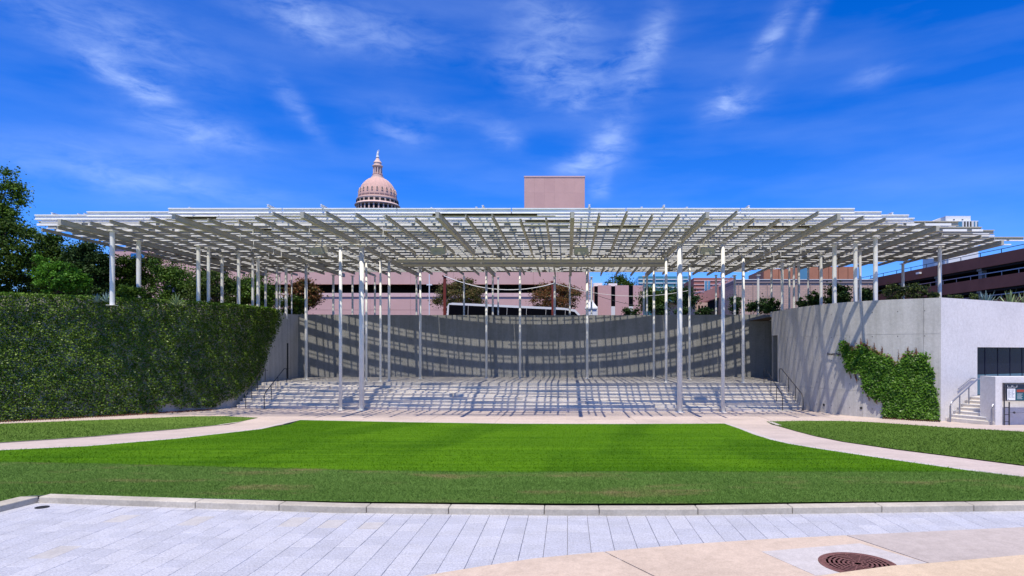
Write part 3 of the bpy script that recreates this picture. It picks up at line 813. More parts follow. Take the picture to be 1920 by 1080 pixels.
o = MB().tube([st_pt(1.3, .06, .35), st_pt(2.4, .06, .86), st_pt(2.75, .06, .86)], .025, 8).build('wall_rail', M['metal_grey']); tag(o, 'slim wall mounted rail on the pale wall above the right stair', 'handrail')

# concrete sign wall and directory board
sg = thing('sign_wall', 'stubby pale concrete wall panel in front of the right stair at the frame edge', 'wall', (19.7, 29.5, -1.2))
MB().box(0, .32, 0, 1.1, -.1, 2.26).build('pier', M['wall_pale'], sg)
MB().box(.322, 2.7, .35, 1.1, -.1, 2.25).build('panel', M['wall_pale'], sg)
MB().box(.322, 2.7, .0, .348, 1.98, 2.255).build('lintel', M['wall_pale'], sg)
bd = thing('directory_board', 'black and teal directory board with a white printed sheet on a steel frame', 'sign', (20.07, 29.35, -1.2))
MB().box(.04, 1.9, 0, .06, 1.17, 1.92).build('board', M['sign_dark'], bd)
MB().box(.46, 1.88, -.006, -.001, 1.18, 1.72).build('teal_panel', M['sign_teal'], bd)
MB().box(.50, .84, -.012, -.007, 1.56, 1.68).build('red_picture', M['sign_red'], bd)
ps = MB().box(.07, .44, -.006, -.001, 1.19, 1.72).build('white_sheet', M['paper'], bd)
ln = MB()
for k in range(7):
    ln.box(.10, .10+.13-.02*(k % 2), -.0095, -.0065, 1.655-k*.055, 1.668-k*.055); ln.box(.26, .26+.14-.03*(k % 3), -.0095, -.0065, 1.655-k*.055, 1.668-k*.055)
ln.box(.10, .13, -.0095, -.0065, 1.215, 1.245); ln.build('print', M['ink'], ps)['kind'] = 'stuff'
lg = MB()
for x0 in (.08, .32):
    lg.box(x0, x0+.012, -.009, -.001, 1.78, 1.87); lg.box(x0+.19, x0+.202, -.009, -.001, 1.78, 1.87); lg.box(x0+.012, x0+.19, -.009, -.001, 1.78, 1.792)
lg.build('emblem', M['paper'], bd)['kind'] = 'stuff'
for k in range(5): MB().box(.52, .52+.25-.05*(k % 2), -.0095, -.0065, 1.25+k*.055, 1.262+k*.055).build('print', M['paper'], bd)
for x0 in (-.03, .20): MB().box(x0, x0+.045, .065, .105, 0, 1.95 if x0 < 0 else 1.1).build('post', M['metal_dark'], bd)
MB().box(1.2, 1.24, .065, .105, 0, 1.16).build('post', M['metal_grey'], bd)
for k in range(3): MB().box(.016, .199, .07, .10, .18+k*.33, .21+k*.33).build('rung', M['metal_dark'], bd)
MB().box(.246, 1.9, .07, .10, .60, .64).build('rail', M['metal_grey'], bd)
MB().lathe([(.05, 0), (.05, .03)], 16, (0, 0, 0)).build('knob', M['metal_dark'], bd, (.42, .05, .62)).rotation_euler = (math.pi/2, 0, 0)

# lettering on the right wall
def text_mesh(s, size, mat, name, loc, rot, parent=None, ext=.01):
    cu = bpy.data.curves.new(name, 'FONT'); cu.body = s; cu.size = size; cu.extrude = ext
    tmp = bpy.data.objects.new(name, cu); me = bpy.data.meshes.new_from_object(tmp); bpy.data.objects.remove(tmp)
    me.materials.append(mat); o = bpy.data.objects.new(name, me); COL.objects.link(o)
    o.location = loc; o.rotation_euler = rot
    if parent: o.parent = parent
    return o
def on_rw(px):
    best = min(range(len(RW)), key=lambda i: abs(CX+F*RW[i].x/RW[i].y - px)); return RW[best], (RW[min(best+1, len(RW)-1)]-RW[max(best-1, 0)]).normalized()
p, tdir = on_rw(1549)
ang = math.atan2(-tdir.y, -tdir.x)
o = text_mesh('Dewitt Page', .21, M['ink'], 'wall_lettering', (p.x-.05, p.y-.04, zat(666, p.y)), (math.pi/2, 0, ang)); tag(o, 'small dark name lettering fixed to the right concrete wall left of the vine', 'lettering')
for px, py in ((1546, 759), (1614, 765)):
    p, td = on_rw(px); q = Vector((-td.y, td.x))*.02
    o = MB().lathe([(.07, 0), (.07, .03)], 14).build('wall_light', M['ink'], None, (p.x+q.x, p.y+q.y, zat(py, p.y))); o.rotation_euler = (math.pi/2, 0, math.atan2(td.y, td.x))
    tag(o, 'small round black light low on the right wall, %s' % ('nearer the stage steps' if px < 1600 else 'nearer the vine'), 'light', 'low round wall lights')

# ------------------------------------------------------------------ canopy
can = thing('stage_canopy', 'vast white steel lattice canopy of beams and louvres on slender posts over the stage', 'canopy', (0, 30, 0)); can.location = (0, 0, 0)
ZB = 8.45
def interp(tab, v):
    if v <= tab[0][0]: return tab[0][1]
    for (a, b), (c, d) in zip(tab, tab[1:]):
        if v <= c: return b+(d-b)*(v-a)/(c-a)
    return tab[-1][1]
xL = [(29.8, -16), (30.2, -19.5), (30.9, -23.5), (31.5, -26.3), (33, -27.4), (40, -27.4), (46, -28), (50, -28.4), (51.5, -26.5), (52.5, -24)]
xR = [(29.8, 12), (30.4, 15), (31.6, 17.5), (33, 19.3), (35, 22.3), (37.5, 25.8), (44, 25.8), (47.8, 21), (52, 13)]
def rng_y(x):
    ys = [29.6+i*.1 for i in range(230)]
    ok = [y for y in ys if interp(xL, y) <= x <= interp(xR, y)]
    return (min(ok), max(ok)) if ok else None
def ibeam(axis, w, h, t, tf, a0, a1):
    ol = [(-w/2, 0), (w/2, 0), (w/2, tf), (t/2, tf), (t/2, h-tf), (w/2, h-tf), (w/2, h), (-w/2, h), (-w/2, h-tf), (-t/2, h-tf), (-t/2, tf), (-w/2, tf)]
    return MB().prism(ol, axis, a0, a1)
VOID = (-10.6, 6.0, 41.2, 44.3)
thick_x = [.2 + 6.25*k for k in range(-4, 5)]
cr = random.Random(11)
def add_beam(x, y0, y1, thick):
    segs = [(y0, y1)]
    if VOID[0] < x < VOID[1]: segs = [(y0, VOID[2]), (VOID[3], y1)]
    for a, b in segs:
        if thick:
            mb = ibeam(1, .20, .28, .15, .03, a, b)
        else: mb = ibeam(1, .10, .155, .03, .018, a, b)
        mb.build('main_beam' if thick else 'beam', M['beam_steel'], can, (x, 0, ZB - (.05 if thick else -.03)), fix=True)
for k in range(-22, 23):
    x = .2 + 1.25*k; r_ = rng_y(x)
    if not r_: continue
    th = (k % 5 == 0)
    add_beam(x, r_[0] + (0 if th else cr.uniform(-.5, 1.3)), r_[1]+cr.uniform(-.6, .8), th)
# louvres: C/I profiles running across, the flange shades the web below
rows = []
y = 30.05
while y < 52.2:
    if y < 32: pr = (.72, .05, .25)
    elif y < 35: pr = (.78, .09, .24)
    elif y < 40: pr = (.72, .09, .23)
    elif y < 44.5: pr = (.6, .17, .2)
    else:
        stp = cr.choice((.46, .46, .5, .78)); y += stp - .48; pr = (.48, stp-.31, .14)
    rows.append((y, pr[1], pr[2])); y += pr[0]
lm = {}; strips = []
def louver_mesh(L, fw, hw, mat='louver_shaded'):
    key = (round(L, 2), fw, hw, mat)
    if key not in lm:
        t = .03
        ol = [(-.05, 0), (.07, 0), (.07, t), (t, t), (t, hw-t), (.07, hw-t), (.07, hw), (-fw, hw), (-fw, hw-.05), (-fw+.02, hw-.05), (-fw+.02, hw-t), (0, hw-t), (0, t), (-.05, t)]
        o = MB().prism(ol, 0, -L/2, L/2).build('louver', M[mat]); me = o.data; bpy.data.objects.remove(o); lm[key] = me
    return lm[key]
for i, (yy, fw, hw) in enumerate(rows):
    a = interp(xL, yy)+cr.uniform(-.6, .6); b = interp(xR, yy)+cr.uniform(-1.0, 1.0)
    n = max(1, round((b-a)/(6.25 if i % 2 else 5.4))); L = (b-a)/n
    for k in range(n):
        use('louver', louver_mesh(L-.04, fw, hw, 'white_steel' if yy < 32.6 else 'louver_shaded'), can, (a+L*(k+.5), yy, ZB+.25+cr.uniform(0, .006)))  # front rows white as if sunlit, the rest in the shaded copy
    if yy >= 32.6:   # added broken white strips that paint the sunlit fronts of the louvres
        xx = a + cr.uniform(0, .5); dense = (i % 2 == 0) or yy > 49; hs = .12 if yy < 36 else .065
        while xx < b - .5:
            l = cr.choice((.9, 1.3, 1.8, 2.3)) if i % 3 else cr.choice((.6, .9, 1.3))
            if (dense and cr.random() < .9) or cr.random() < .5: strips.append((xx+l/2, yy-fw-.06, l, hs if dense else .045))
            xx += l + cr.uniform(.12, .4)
    # short stub louvres between rows, higher up
    if yy < 34:
        for k in range(4):
            xx = cr.uniform(a+2, b-2); use('louver', louver_mesh(cr.choice((2.5, 3.75, 5)), .07, .2, 'white_steel'), can, (xx, yy+.55, ZB+.255))
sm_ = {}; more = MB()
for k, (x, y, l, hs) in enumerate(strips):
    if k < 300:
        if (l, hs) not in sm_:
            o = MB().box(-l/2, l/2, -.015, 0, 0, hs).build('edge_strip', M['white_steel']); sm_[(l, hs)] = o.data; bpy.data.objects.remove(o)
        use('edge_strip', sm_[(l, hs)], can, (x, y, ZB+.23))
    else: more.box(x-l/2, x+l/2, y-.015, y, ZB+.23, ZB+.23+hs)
more.build('lit_strips', M['white_steel'], can)['kind'] = 'stuff'
# upper purlins seen as thin dark lines in the shadow lattice
for k in range(-22, 23):
    for dx in ((.55,) if k % 2 else (.45, .8)):
        x = .2+1.25*k+dx; r_ = rng_y(x)
        if not r_: continue
        ibeam(1, .09, .10, .02, .015, r_[0]+cr.uniform(0.2, 2.2), r_[1]-cr.uniform(0, 1.2)).build('purlin', M['white_steel'], can, (x, 0, ZB+.25+.285))
# hanging stubs
for k in range(34):
    x = cr.uniform(-20, 15); y = cr.uniform(33, 44); MB().tube([(0, 0, -.18), (0, 0, .25)], .02, 6).build('hanger', M['white_steel'], can, (x, y, ZB))
# twin girders in the middle of the roof with braces between
for yy, zz in ((41.45, 8.13), (43.1, 8.10)):
    MB().tube([(VOID[0]-.5, yy, zz), (VOID[1]+.5, yy, zz)], .14, 10).build('girder', M['beam_steel'], can)
for k in range(14):
    x = VOID[0]+.4+k*1.22
    MB().tube([(x, 41.45, 8.13), (x+.5, 42.3, ZB+.2), (x+1.0, 43.1, 8.10)], .05, 6).build('brace', M['beam_steel'], can)
for x0, x1, y in ((-16.5, -11.2, 36.4), (5.6, 11.6, 36.4)):
    MB().tube([(x0, y, 8.3), (x1, y, 8.3)], .035, 6).build('tie_rod', M['white_steel'], can)
# posts: photo column, distance, foot height, radius
def stagey(px): return None
pm2 = {}
def post(px, Y, z0, r=.085):
    X = xat(px, Y)
    key = (round(z0, 2), r)
    if key not in pm2:
        h = ZB - .05 - z0
        mb = MB().tube([(0, 0, 0), (0, 0, h)], r, 12); mb.box(-r*1.7, r*1.7, -r*1.7, r*1.7, -.002, .018); mb.box(-r*1.5, r*1.5, -r*1.9, r*1.9, h, h+.05)
        o = mb.build('post', M['post_steel']); pm2[key] = o.data; bpy.data.objects.remove(o)
    o = use('post', pm2[key], can, (X, Y, z0))
    for poly in o.data.polygons: poly.use_smooth = len(poly.vertices) == 4 and abs(poly.normal.z) < .5 and poly.area > .3
    return o
post(638.5, 37.5, -1.2, .095); post(678, 37.35, -1.2, .15); post(1274.5, 36.25, -1.2, .15); post(1355.5, 36.2, -1.2, .105)
for px, Y, r in ((574, 45.3, .1), (687, 43.3, .075), (713.5, 42.3, .075), (729.5, 43.2, .09), (788, 47, .09), (912, 48, .085), (975, 48, .085), (1101, 47.3, .1), (1226, 47.3, .085), (1249, 41.2, .085), (1293, 45.5, .085), (1393.5, 40.9, .1)):
    post(px, Y, .24, r)
for px, Y, r in ((625, 50.6+1.2, .09), (661, 52.4, .08), (703, 52.3, .07), (781, 52.5, .085), (870, 52.6, .075), (924, 52.5, .08), (934, 53.2, .07), (1040, 52.6, .095), (1068.5, 52.3, .07), (1109, 53.2, .08), (1207, 52.6, .08), (1213, 51.8, .08), (1342.5, 51.9, .075), (1377.5, 52, .1), (1421.5, 52, .1)):
    post(px, Y, 3.5, r)
for px, Y, r in ((210.5, 32.9, .14), (260, 35.9, .14), (372, 34.9+2.6, .13), (391, 38.4, .11), (416.5, 41.5, .11), (447.5, 40.6, .12), (474, 43, .1), (484, 40.8+1.5, .13), (498, 48, .1), (519, 47.5, .1), (524.5, 50.5, .07), (536.5, 46.6, .12), (547, 50.8, .06)):
    post(px, Y, 4.6, r*.82)
for px, Y, r in ((1446.5, 47.8, .1), (1466.5, 43.7, .12), (1480, 45.8, .09), (1488.5, 44.4, .1), (1497.5, 44.9, .11), (1515.5, 47.2, .09), (1539.5, 40.4, .12), (1564.5, 37.2, .15), (1604, 36.3, .14), (1612.5, 39.2, .11), (1641.5, 34.9, .145), (1693, 45.2, .12), (1762, 38, .13)):
    post(px, Y, 4.55, r*.82)

# loudspeakers hung under the canopy
spk_lab = {597: 'box loudspeaker hung under the canopy farthest left, above the left stage steps', 822: 'box loudspeaker hung under the canopy, second from left in front of the girders',
           1090: 'box loudspeaker hung beside the central main beam of the canopy', 1325: 'box loudspeaker hung farthest right under the canopy between the two front posts'}
for px, lab in spk_lab.items():
    Y = 35.2; t = thing('loudspeaker', lab, 'loudspeaker', (xat(px, Y), Y, zat(469, Y)), -.25 if px == 597 else (.05 if px == 1325 else 0), 'loudspeakers under the canopy')
    o = MB().prism([(-.42, -.18), (.42, -.18), (.36, .2), (-.36, .2)], 1, -.28, .28).build('cabinet', M['beam_steel'], t); o.rotation_euler = (.35, 0, 0)
    bv = o.modifiers.new('bevel', 'BEVEL'); bv.width = .02
    MB().box(-.2, .2, -.33, -.12, -.30, -.17).build('horn', M['beam_steel'], t)
    MB().tube([(-.25, 0, .15), (-.05, .05, .62)], .02, 6).tube([(.25, 0, .15), (.05, .05, .62)], .02, 6).build('bracket', M['beam_steel'], t)

# ------------------------------------------------------------------ ivy and vine
def ivy(name, label, line, z0, z1, mask, dens, mats, size, side, thick, mat2_fn=None):
    P, Lt = resample(line, 0, 1); n = int(dens*Lt*(z1-z0))
    pts, _ = resample(line, 0, Lt, .1); pts = np.array([(p.x, p.y) for p in pts]); m = len(pts)
    s = nr.uniform(0, m-1.001, n); i = s.astype(int); f = (s-i)[:, None]
    XY = pts[i]*(1-f)+pts[i+1]*f; d = pts[i+1]-pts[i]; d /= np.linalg.norm(d, axis=1)[:, None]
    nrm = np.stack([-d[:, 1], d[:, 0]], 1)*(-side)
    z = nr.uniform(z0, z1, n); sl = s*.1
    lump = .5+.2*np.sin(sl*3.1+np.sin(z*2.3)*1.4)+.18*np.sin(z*4.7+np.sin(sl*5.1))+.12*np.sin(sl*9+z*7)
    off = thick*(.45+.45*lump)*nr.uniform(.35, 1.05, n)
    X = XY[:, 0]+nrm[:, 0]*off; Y = XY[:, 1]+nrm[:, 1]*off
    px = CX+F*XY[:, 0]/XY[:, 1]+nr.normal(size=n)*2.0; py = CY-F*(z-ZC)/XY[:, 1]+nr.normal(size=n)*2.0
    k = inside(mask, px, py)
    C = np.stack([X, Y, z], 1)[k]; N3 = np.concatenate([nrm, np.full((n, 1), .75)], 1)[k]
    return C, N3, px[k], py[k]
mask_l = [(-3000,200), (-3000,1400), (0,793), (295,774), (300,762), (318,757), (335,764), (400,763), (425,748), (445,742), (468,722), (483,707), (490,690), (496,665), (503,640), (513,622), (519,600), (521,584), (510,573), (440,563), (280,552), (0,544)]
C, N3, px, py = ivy('ivy', '', LW, -1.2, 5.12, mask_l, 760, None, .1, 1, .46)
iv = thing('ivy', 'dense dark green ivy covering the whole left retaining wall', 'ivy', (-27, 32, -1.2)); iv.location = (0, 0, 0)
quads('foliage', C, .088*nr.uniform(.6, 1.35, len(C)), M['ivy'], iv, normals=N3, tilt=.95)['kind'] = 'stuff'
tl = np.array([(p.x, p.y) for p in resample(LW, 0, 58, .1)[0]]); nt_ = 16000
i = nr.integers(0, len(tl)-1, nt_); C2 = np.stack([tl[i, 0]+nr.uniform(-.45, .25, nt_), tl[i, 1]+nr.uniform(-.25, .45, nt_), 5.0+nr.uniform(-.05, .16, nt_)], 1)
C2 = C2[(CX+F*C2[:, 0]/C2[:, 1]) < 518]
quads('top_growth', C2, .1*nr.uniform(.6, 1.3, len(C2)), M['ivy_bright'], iv, normals=np.tile([0, -.2, .8], (len(C2), 1)), tilt=.6)['kind'] = 'stuff'
# hanging strand
ht = nr.uniform(0, 1, 160); C3 = np.stack([-20.02+.1*np.ones(160)+nr.normal(size=160)*.05, 40.9+nr.normal(size=160)*.12, 4.9-ht*2.6], 1)
quads('hanging_strand', C3, .09*np.ones(160), M['ivy'], iv)
# bare stem patch at the base
st_ = MB()
for k in range(26):
    s0 = rnd.uniform(29.9, 33.5) if k < 20 else rnd.uniform(34, 36)
mask_r = [(1540+x/6.354, 630+y/6.354) for x, y in ((250,70),(290,62),(340,90),(390,140),(430,120),(490,80),(560,120),(620,150),(700,190),(770,220),(850,260),(880,310),(930,300),(990,200),(1060,185),(1130,200),(1170,215),(1230,205),(1280,240),(1270,300),(1300,370),(1340,430),(1340,520),(1330,570),(1370,640),(1380,740),(1400,800),(1405,1005),(760,990),(730,900),(745,800),(700,760),(640,760),(570,690),(520,640),(500,540),(470,440),(420,430),(350,430),(310,400),(290,300),(270,220),(230,190))]
C, N3, px, py = ivy('vine', '', RW, -1.25, 3.2, mask_r, 1100, None, .1, -1, .28)
vn = thing('vine', 'bright green creeper with reddish tips spreading up the right concrete wall', 'vine', (17, 32.3, -1.2)); vn.location = (0, 0, 0)
topy = np.interp(px, [p[0] for p in mask_r[:19]], [p[1] for p in mask_r[:19]])
red = ((py - topy) < 5.5) & (nr.uniform(0, 1, len(px)) < .7) & (px > 1590) & (px < 1722)
quads('foliage', C[~red], .11*nr.uniform(.6, 1.35, (~red).sum()), M['ivy_bright'], vn, normals=N3[~red], tilt=.55)['kind'] = 'stuff'
quads('red_tips', C[red], .085*nr.uniform(.6, 1.3, red.sum()), M['vine_red'], vn, normals=N3[red], tilt=.8)['kind'] = 'stuff'
tn = MB()
for k in range(70):
    px0, py0, dx, dy = rnd.choice(((rnd.uniform(1600, 1720), None, 0, -1), (rnd.uniform(1592, 1650), 1, -.3, 1)))
    if py0 is None: py0 = float(np.interp(px0, [p[0] for p in mask_r[:19]], [p[1] for p in mask_r[:19]]))+3
    else: py0 = float(np.interp(px0, [1590, 1615, 1625, 1650], [697, 712, 738, 752]))-2
    p, td = on_rw(px0); nn = Vector((-td.y, td.x)); pts = []
    zz = zat(py0, p.y)
    for j in range(4):
        q = p + nn*.04 + td*(dx*.12*j + rnd.uniform(-.04, .04)); pts.append((q.x, q.y, zz - dy*j*rnd.uniform(.08, .13)))
    tn.tube(pts, .009, 4)
tn.build('tendrils', M['vine_red'], vn)['kind'] = 'stuff'
# leaf litter and mulch at the foot of both walls
def litter(name, label, line, a, b, off0, off1, n, side):
    P, Lt = resample(line, a, b, .1); P = np.array([(p.x, p.y) for p in P]); i = nr.integers(0, len(P)-1, n); d = P[i+1]-P[i]; d /= np.linalg.norm(d, axis=1)[:, None]
    nm = np.stack([d[:, 1], -d[:, 0]], 1)*side; o_ = nr.uniform(off0, off1, n)[:, None]
    XY = P[i]+nm*o_
    q = quads(name, np.stack([XY[:, 0], XY[:, 1], -1.19+nr.uniform(0, .05, n)], 1), .07*nr.uniform(.5, 1.3, n), M['mulch'], None, normals=np.tile([0, 0, 1.], (n, 1)), tilt=.4)
    return tag(q, label, 'leaf litter', kind='stuff')
litter('leaf_litter', 'reddish dry leaves along the foot of the left ivy wall', LW, 10, 48, 0, .75, 9000, 1)
litter('leaf_litter', 'reddish dry leaves at the foot of the right vine', RW, 0.05, 2.6, .02, .4, 900, -1)

# ------------------------------------------------------------------ buildings behind
def bx(name, x0, x1, y0, y1, z0, z1, mat, parent): return MB().box(x0, x1, y0, y1, z0, z1).build(name, mat, parent)
# pink granite parking building with a long dark opening
Yp = 86.0
pk = thing('parking_building', 'long pink granite building with one dark horizontal opening behind the stage wall', 'building', (xat(500, Yp), Yp, 3.55)); pk.location = (0, 0, 0)
xa, xb = xat(296, Yp), xat(1105, Yp)
xo = xat(1046, Yp)
edges = [xa] + [xat(p, Yp) for p in (380, 460, 500, 562, 640, 694, 770, 850, 925, 1000)] + [xo]
for a, b in zip(edges, edges[1:]):
    bx('panel', a+.01, b-.01, Yp, Yp+.5, zat(533, Yp), 16.0, M['pink_granite'], pk)
    bx('ledge', a+.01, b-.01, Yp-.12, Yp+.6, zat(556.5, Yp), zat(549.5, Yp), M['pink_pale'], pk)
    bx('panel', a+.01, b-.01, Yp, Yp+.5, zat(581, Yp), zat(556.7, Yp), M['pink_granite'], pk)
    bx('panel', a+.01, b-.01, Yp, Yp+.5, 3.5, zat(581.4, Yp), M['pink_granite'], pk)
bx('end_panel', xo+.01, xb, Yp-.05, Yp+8, 3.5, 16.02, M['pink_granite'], pk)
bx('interior', xa+.05, xo-.05, Yp+5, Yp+5.3, 3.5, 15.9, M['dark'], pk); bx('deck', xa+.05, xo-.05, Yp+.6, Yp+4.9, zat(556, Yp)-.3, zat(556, Yp), M['dark'], pk)
bx('roof_slab', xa+.05, xo-.05, Yp+.52, Yp+5.0, 11.6, 15.6, M['dark'], pk)
Yt = 104.0
tw = thing('tower_block', 'plain windowless pink stone tower block rising behind the centre of the canopy', 'building', (xat(1040, Yt), Yt, 3.5)); tw.location = (0, 0, 0)
x0, x1 = xat(983, Yt), xat(1096.5, Yt); zt = zat(332.5, Yt); nx, nz = 6, 7
bx('core', x0+.05, x1-.05, Yt+.2, Yt+9, 3.5, zt-.05, M['pink_granite'], tw)
for i in range(nx):
    for j in range(nz):
        za = 13 + (zt-13)*j/nz; zb = 13+(zt-13)*(j+1)/nz; a = x0+(x1-x0)*i/nx; b = x0+(x1-x0)*(i+1)/nx
        o = bx('panel', a+.004, b-.004, Yt, Yt+.19, za+.004, zb-.004, M['pink_granite'] if (i*5+j*3) % 4 else M['tower_b'], tw)
bx('parapet', x0-.05, x1+.05, Yt-.06, Yt+9.05, zt+.001, zt+.22, M['pink_pale'], tw)

# state house dome
Yd = 450.0; sc = Yd/F; Xd = xat(708, Yd)
dm = thing('capitol_dome', 'pink ribbed capitol dome with lantern and statue rising over the left part of the canopy', 'building', (Xd, Yd, zat(400, Yd)))
def zr(py): return (400-py)*sc
MB().lathe([(34*sc, zr(470)), (34*sc, zr(397))], 64).build('drum', M['dome'], dm, smooth=False)
ar = MB(); cl = MB()
for k in range(28):
    t = 2*math.pi*k/28; r_ = 35.2*sc; c_, s_ = math.cos(t), math.sin(t)
    m4 = Matrix.Translation((r_*c_, r_*s_, 0)) @ Matrix.Rotation(t, 4, 'Z')
    ar.box(-.25, .75, -1.05, 1.05, zr(396.5), zr(390), m4)
    cl.box(-.6, .9, -.45, .45, zr(400), zr(388.4), Matrix.Translation((36.4*sc*math.cos(t+.112), 36.4*sc*math.sin(t+.112), 0)) @ Matrix.Rotation(t+.112, 4, 'Z'))
ar.build('arch_opening', M['dark'], dm)['kind'] = 'stuff'
cl.build('arcade', M['dome_light'], dm)['kind'] = 'stuff'
MB().lathe([(35*sc, zr(396.9)), (35*sc, zr(388.2)), (41*sc, zr(388)), (41.5*sc, zr(386.5)), (38.5*sc, zr(384)), (37.5*sc, zr(383.5)), (37.5*sc, zr(377)), (38*sc, zr(376.5)), (38*sc, zr(375.5)), (36*sc, zr(375)), (36*sc, zr(373.5)), (35*sc, zr(373))], 64).build('cornice', M['dome_light'], dm)
bl_ = MB()
for k in range(24):
    t = 2*math.pi*k/24; bl_.box(-.15, .3, -1.2, 1.2, zr(382.5), zr(378.5), Matrix.Translation((37.6*sc*math.cos(t), 37.6*sc*math.sin(t), 0)) @ Matrix.Rotation(t, 4, 'Z'))
bl_.build('frieze_opening', M['dark'], dm)['kind'] = 'stuff'
prof = [(35, 373), (34.6, 368), (33.6, 363), (31.8, 357), (29, 351), (25, 345), (20.5, 340.5), (15.5, 337), (12.5, 336)]
MB().lathe([(a*sc, zr(b)) for a, b in prof], 64).build('dome_shell', M['dome'], dm, smooth=True)
for k in range(24):
    t = 2*math.pi*(k+.5)/24
    MB().tube([(a*1.004*sc*math.cos(t), a*1.004*sc*math.sin(t), zr(b)) for a, b in prof], .16, 4).build('rib', M['dome_light'], dm)
    t = 2*math.pi*k/24; rr = 33.2*sc
    m4 = Matrix.Translation((rr*math.cos(t), rr*math.sin(t), zr(360))) @ Matrix.Rotation(t, 4, 'Z') @ Matrix.Rotation(-.2, 4, 'Y')
    w = MB().prism([(-.62, -1.5), (.62, -1.5), (.62, .7), (.4, 1.2), (0, 1.45), (-.4, 1.2), (-.62, .7)], 0, -.4, .42)
    w.v = [tuple(m4 @ Vector(q)) for q in w.v]; w.build('window_frame', M['dome_light'], dm)
    w = MB().prism([(-.34, -1.2), (.34, -1.2), (.34, .6), (0, 1.1), (-.34, .6)], 0, .3, .46)
    w.v = [tuple(m4 @ Vector(q)) for q in w.v]; w.build('window', M['dark'], dm)
MB().lathe([(12.5*sc, zr(337)), (11.5*sc, zr(333)), (11.6*sc, zr(332)), (9.4*sc, zr(331.5)), (9.2*sc, zr(328)), (9.8*sc, zr(327.6)), (5.2*sc, zr(327.4)), (5.2*sc, zr(314)), (8.6*sc, zr(313.8)), (9.8*sc, zr(312.2)), (9.6*sc, zr(311)), (7*sc, zr(310)), (6.8*sc, zr(306)), (7.6*sc, zr(305.4)), (5*sc, zr(302)), (2.8*sc, zr(297.5)), (1.6*sc, zr(296)), (1.4*sc, zr(295))], 32).build('lantern', M['dome_light'], dm)
for k in range(10):
    t = 2*math.pi*k/10; MB().lathe([(.5, zr(327.5)), (.42, zr(313.7))], 8, (7.5*sc*math.cos(t), 7.5*sc*math.sin(t), 0)).build('column', M['dome_light'], dm)
MB().tube([(0, 0, zr(295.2)), (0, 0, zr(291)), (.1, 0, zr(287.5)), (0, 0, zr(284.8)), (0, 0, zr(284)), (.1, 0, zr(282.5))], [1.15, .8, .75, .35, .42, .2], 8).tube([(.4, 0, zr(287)), (.95, 0, zr(283.5)), (.9, 0, zr(280.5))], [.28, .2, .25], 6).build('statue', M['offwhite'], dm)

# coach on the street behind the wall
Yb = 61.0
bs = thing('coach', 'white roofed coach with a long black window band parked behind the stage wall', 'bus', (xat(836, Yb), Yb, 4.0), 0); bs.rotation_euler = (0, math.radians(2.6), 0)
Lb = xat(1094, Yb) - xat(836, Yb); H = zat(567, Yb) - 4.0
sec = [(0, .35), (2.5, .35), (2.55, H-.45), (2.3, H-.06), (1.9, H), (.65, H), (.25, H-.06), (0, H-.45)]
MB().prism([(x, z) for x, z in ((0.0, .35), (0.02, H-.35), (.15, H-.08), (.5, H), (Lb-2.2, H), (Lb-.9, H-.12), (Lb-.25, H-.75), (Lb, 1.2), (Lb-.05, .35))], 1, 0, 2.5).build('body', M['offwhite'], bs)
nb = 6; wlen = (Lb-2.0)/nb
for k in range(nb):
    MB().box(.18+k*wlen, .18+(k+1)*wlen-.03, -.012, .02, 1.5, H-.21).build('window', M['dark_glass'], bs)
MB().prism([(.18+nb*wlen, 1.5), (.18+nb*wlen, H-.21), (Lb-.95, H-.34), (Lb-.4, H-.9), (Lb-.2, 1.5)], 1, -.012, .02).build('front_window', M['dark_glass'], bs)
for k in range(2): MB().box(3.2+k*5, 4.4+k*5, .6, 1.8, H, H+.07).build('roof_hatch', M['metal_dark'], bs)
for x in (2.6, 3.8, Lb-2.6):
    w = MB().lathe([(.5, 0), (.5, .28)], 20).build('wheel', M['rubber'], bs, (x, .3, .5)); w.rotation_euler = (math.pi/2, 0, 0)
MB().tube([(Lb-.2, .1, H-.6), (Lb+.25, .05, H-.55), (Lb+.3, .05, H-1.1)], .05, 6).build('mirror', M['metal_dark'], bs)

# pale pink office with dark slit windows, right of the tower
Yo = 112.0
of = thing('pink_office', 'low pink office building with narrow dark vertical windows right of the tower', 'building', (0, 0, 0))
xs = [xat(p, Yo) for p in (1112, 1114.5, 1121, 1146, 1153.5, 1179, 1187, 1207)]
zt = zat(535, Yo)
for a, b in ((1121, 1146), (1153.5, 1179), (1187, 1207)):
    bx('panel', xat(a, Yo)+.01, xat(b, Yo)-.01, Yo, Yo+.5, 3.5, zt, M['pink_pale2'], of)
for a, b in ((1114.5, 1121), (1146, 1153.5), (1179, 1187)):
    bx('window', xat(a, Yo), xat(b, Yo), Yo+.3, Yo+.4, zat(574, Yo), zt-.1, M['dark_glass'], of)
    bx('sill_panel', xat(a, Yo), xat(b, Yo), Yo+.1, Yo+.4, 3.5, zat(574.3, Yo), M['offwhite'], of)
bx('roof', xat(1112, Yo), xat(1207, Yo), Yo+.51, Yo+14, 3.5, zt-.12, M['pink_pale2'], of)
bx('rooftop_unit', xat(1142, Yo), xat(1158, Yo), Yo+1, Yo+4, zt-.1, zat(530, Yo), M['offwhite'], of); bx('rooftop_unit', xat(1114, Yo), xat(1131, Yo), Yo+3, Yo+6, zt-.1, zat(527, Yo), M['offwhite'], of)
Yg = 96.0
g = thing('glass_sliver', 'slender light blue glass stair tower at the edge of the pink parking building', 'building', (0, 0, 0))
bx('core', xat(1103.5, Yg), xat(1108.5, Yg), Yg, Yg+2, 3.5, zat(524, Yg), M['blue_glass2'], g)
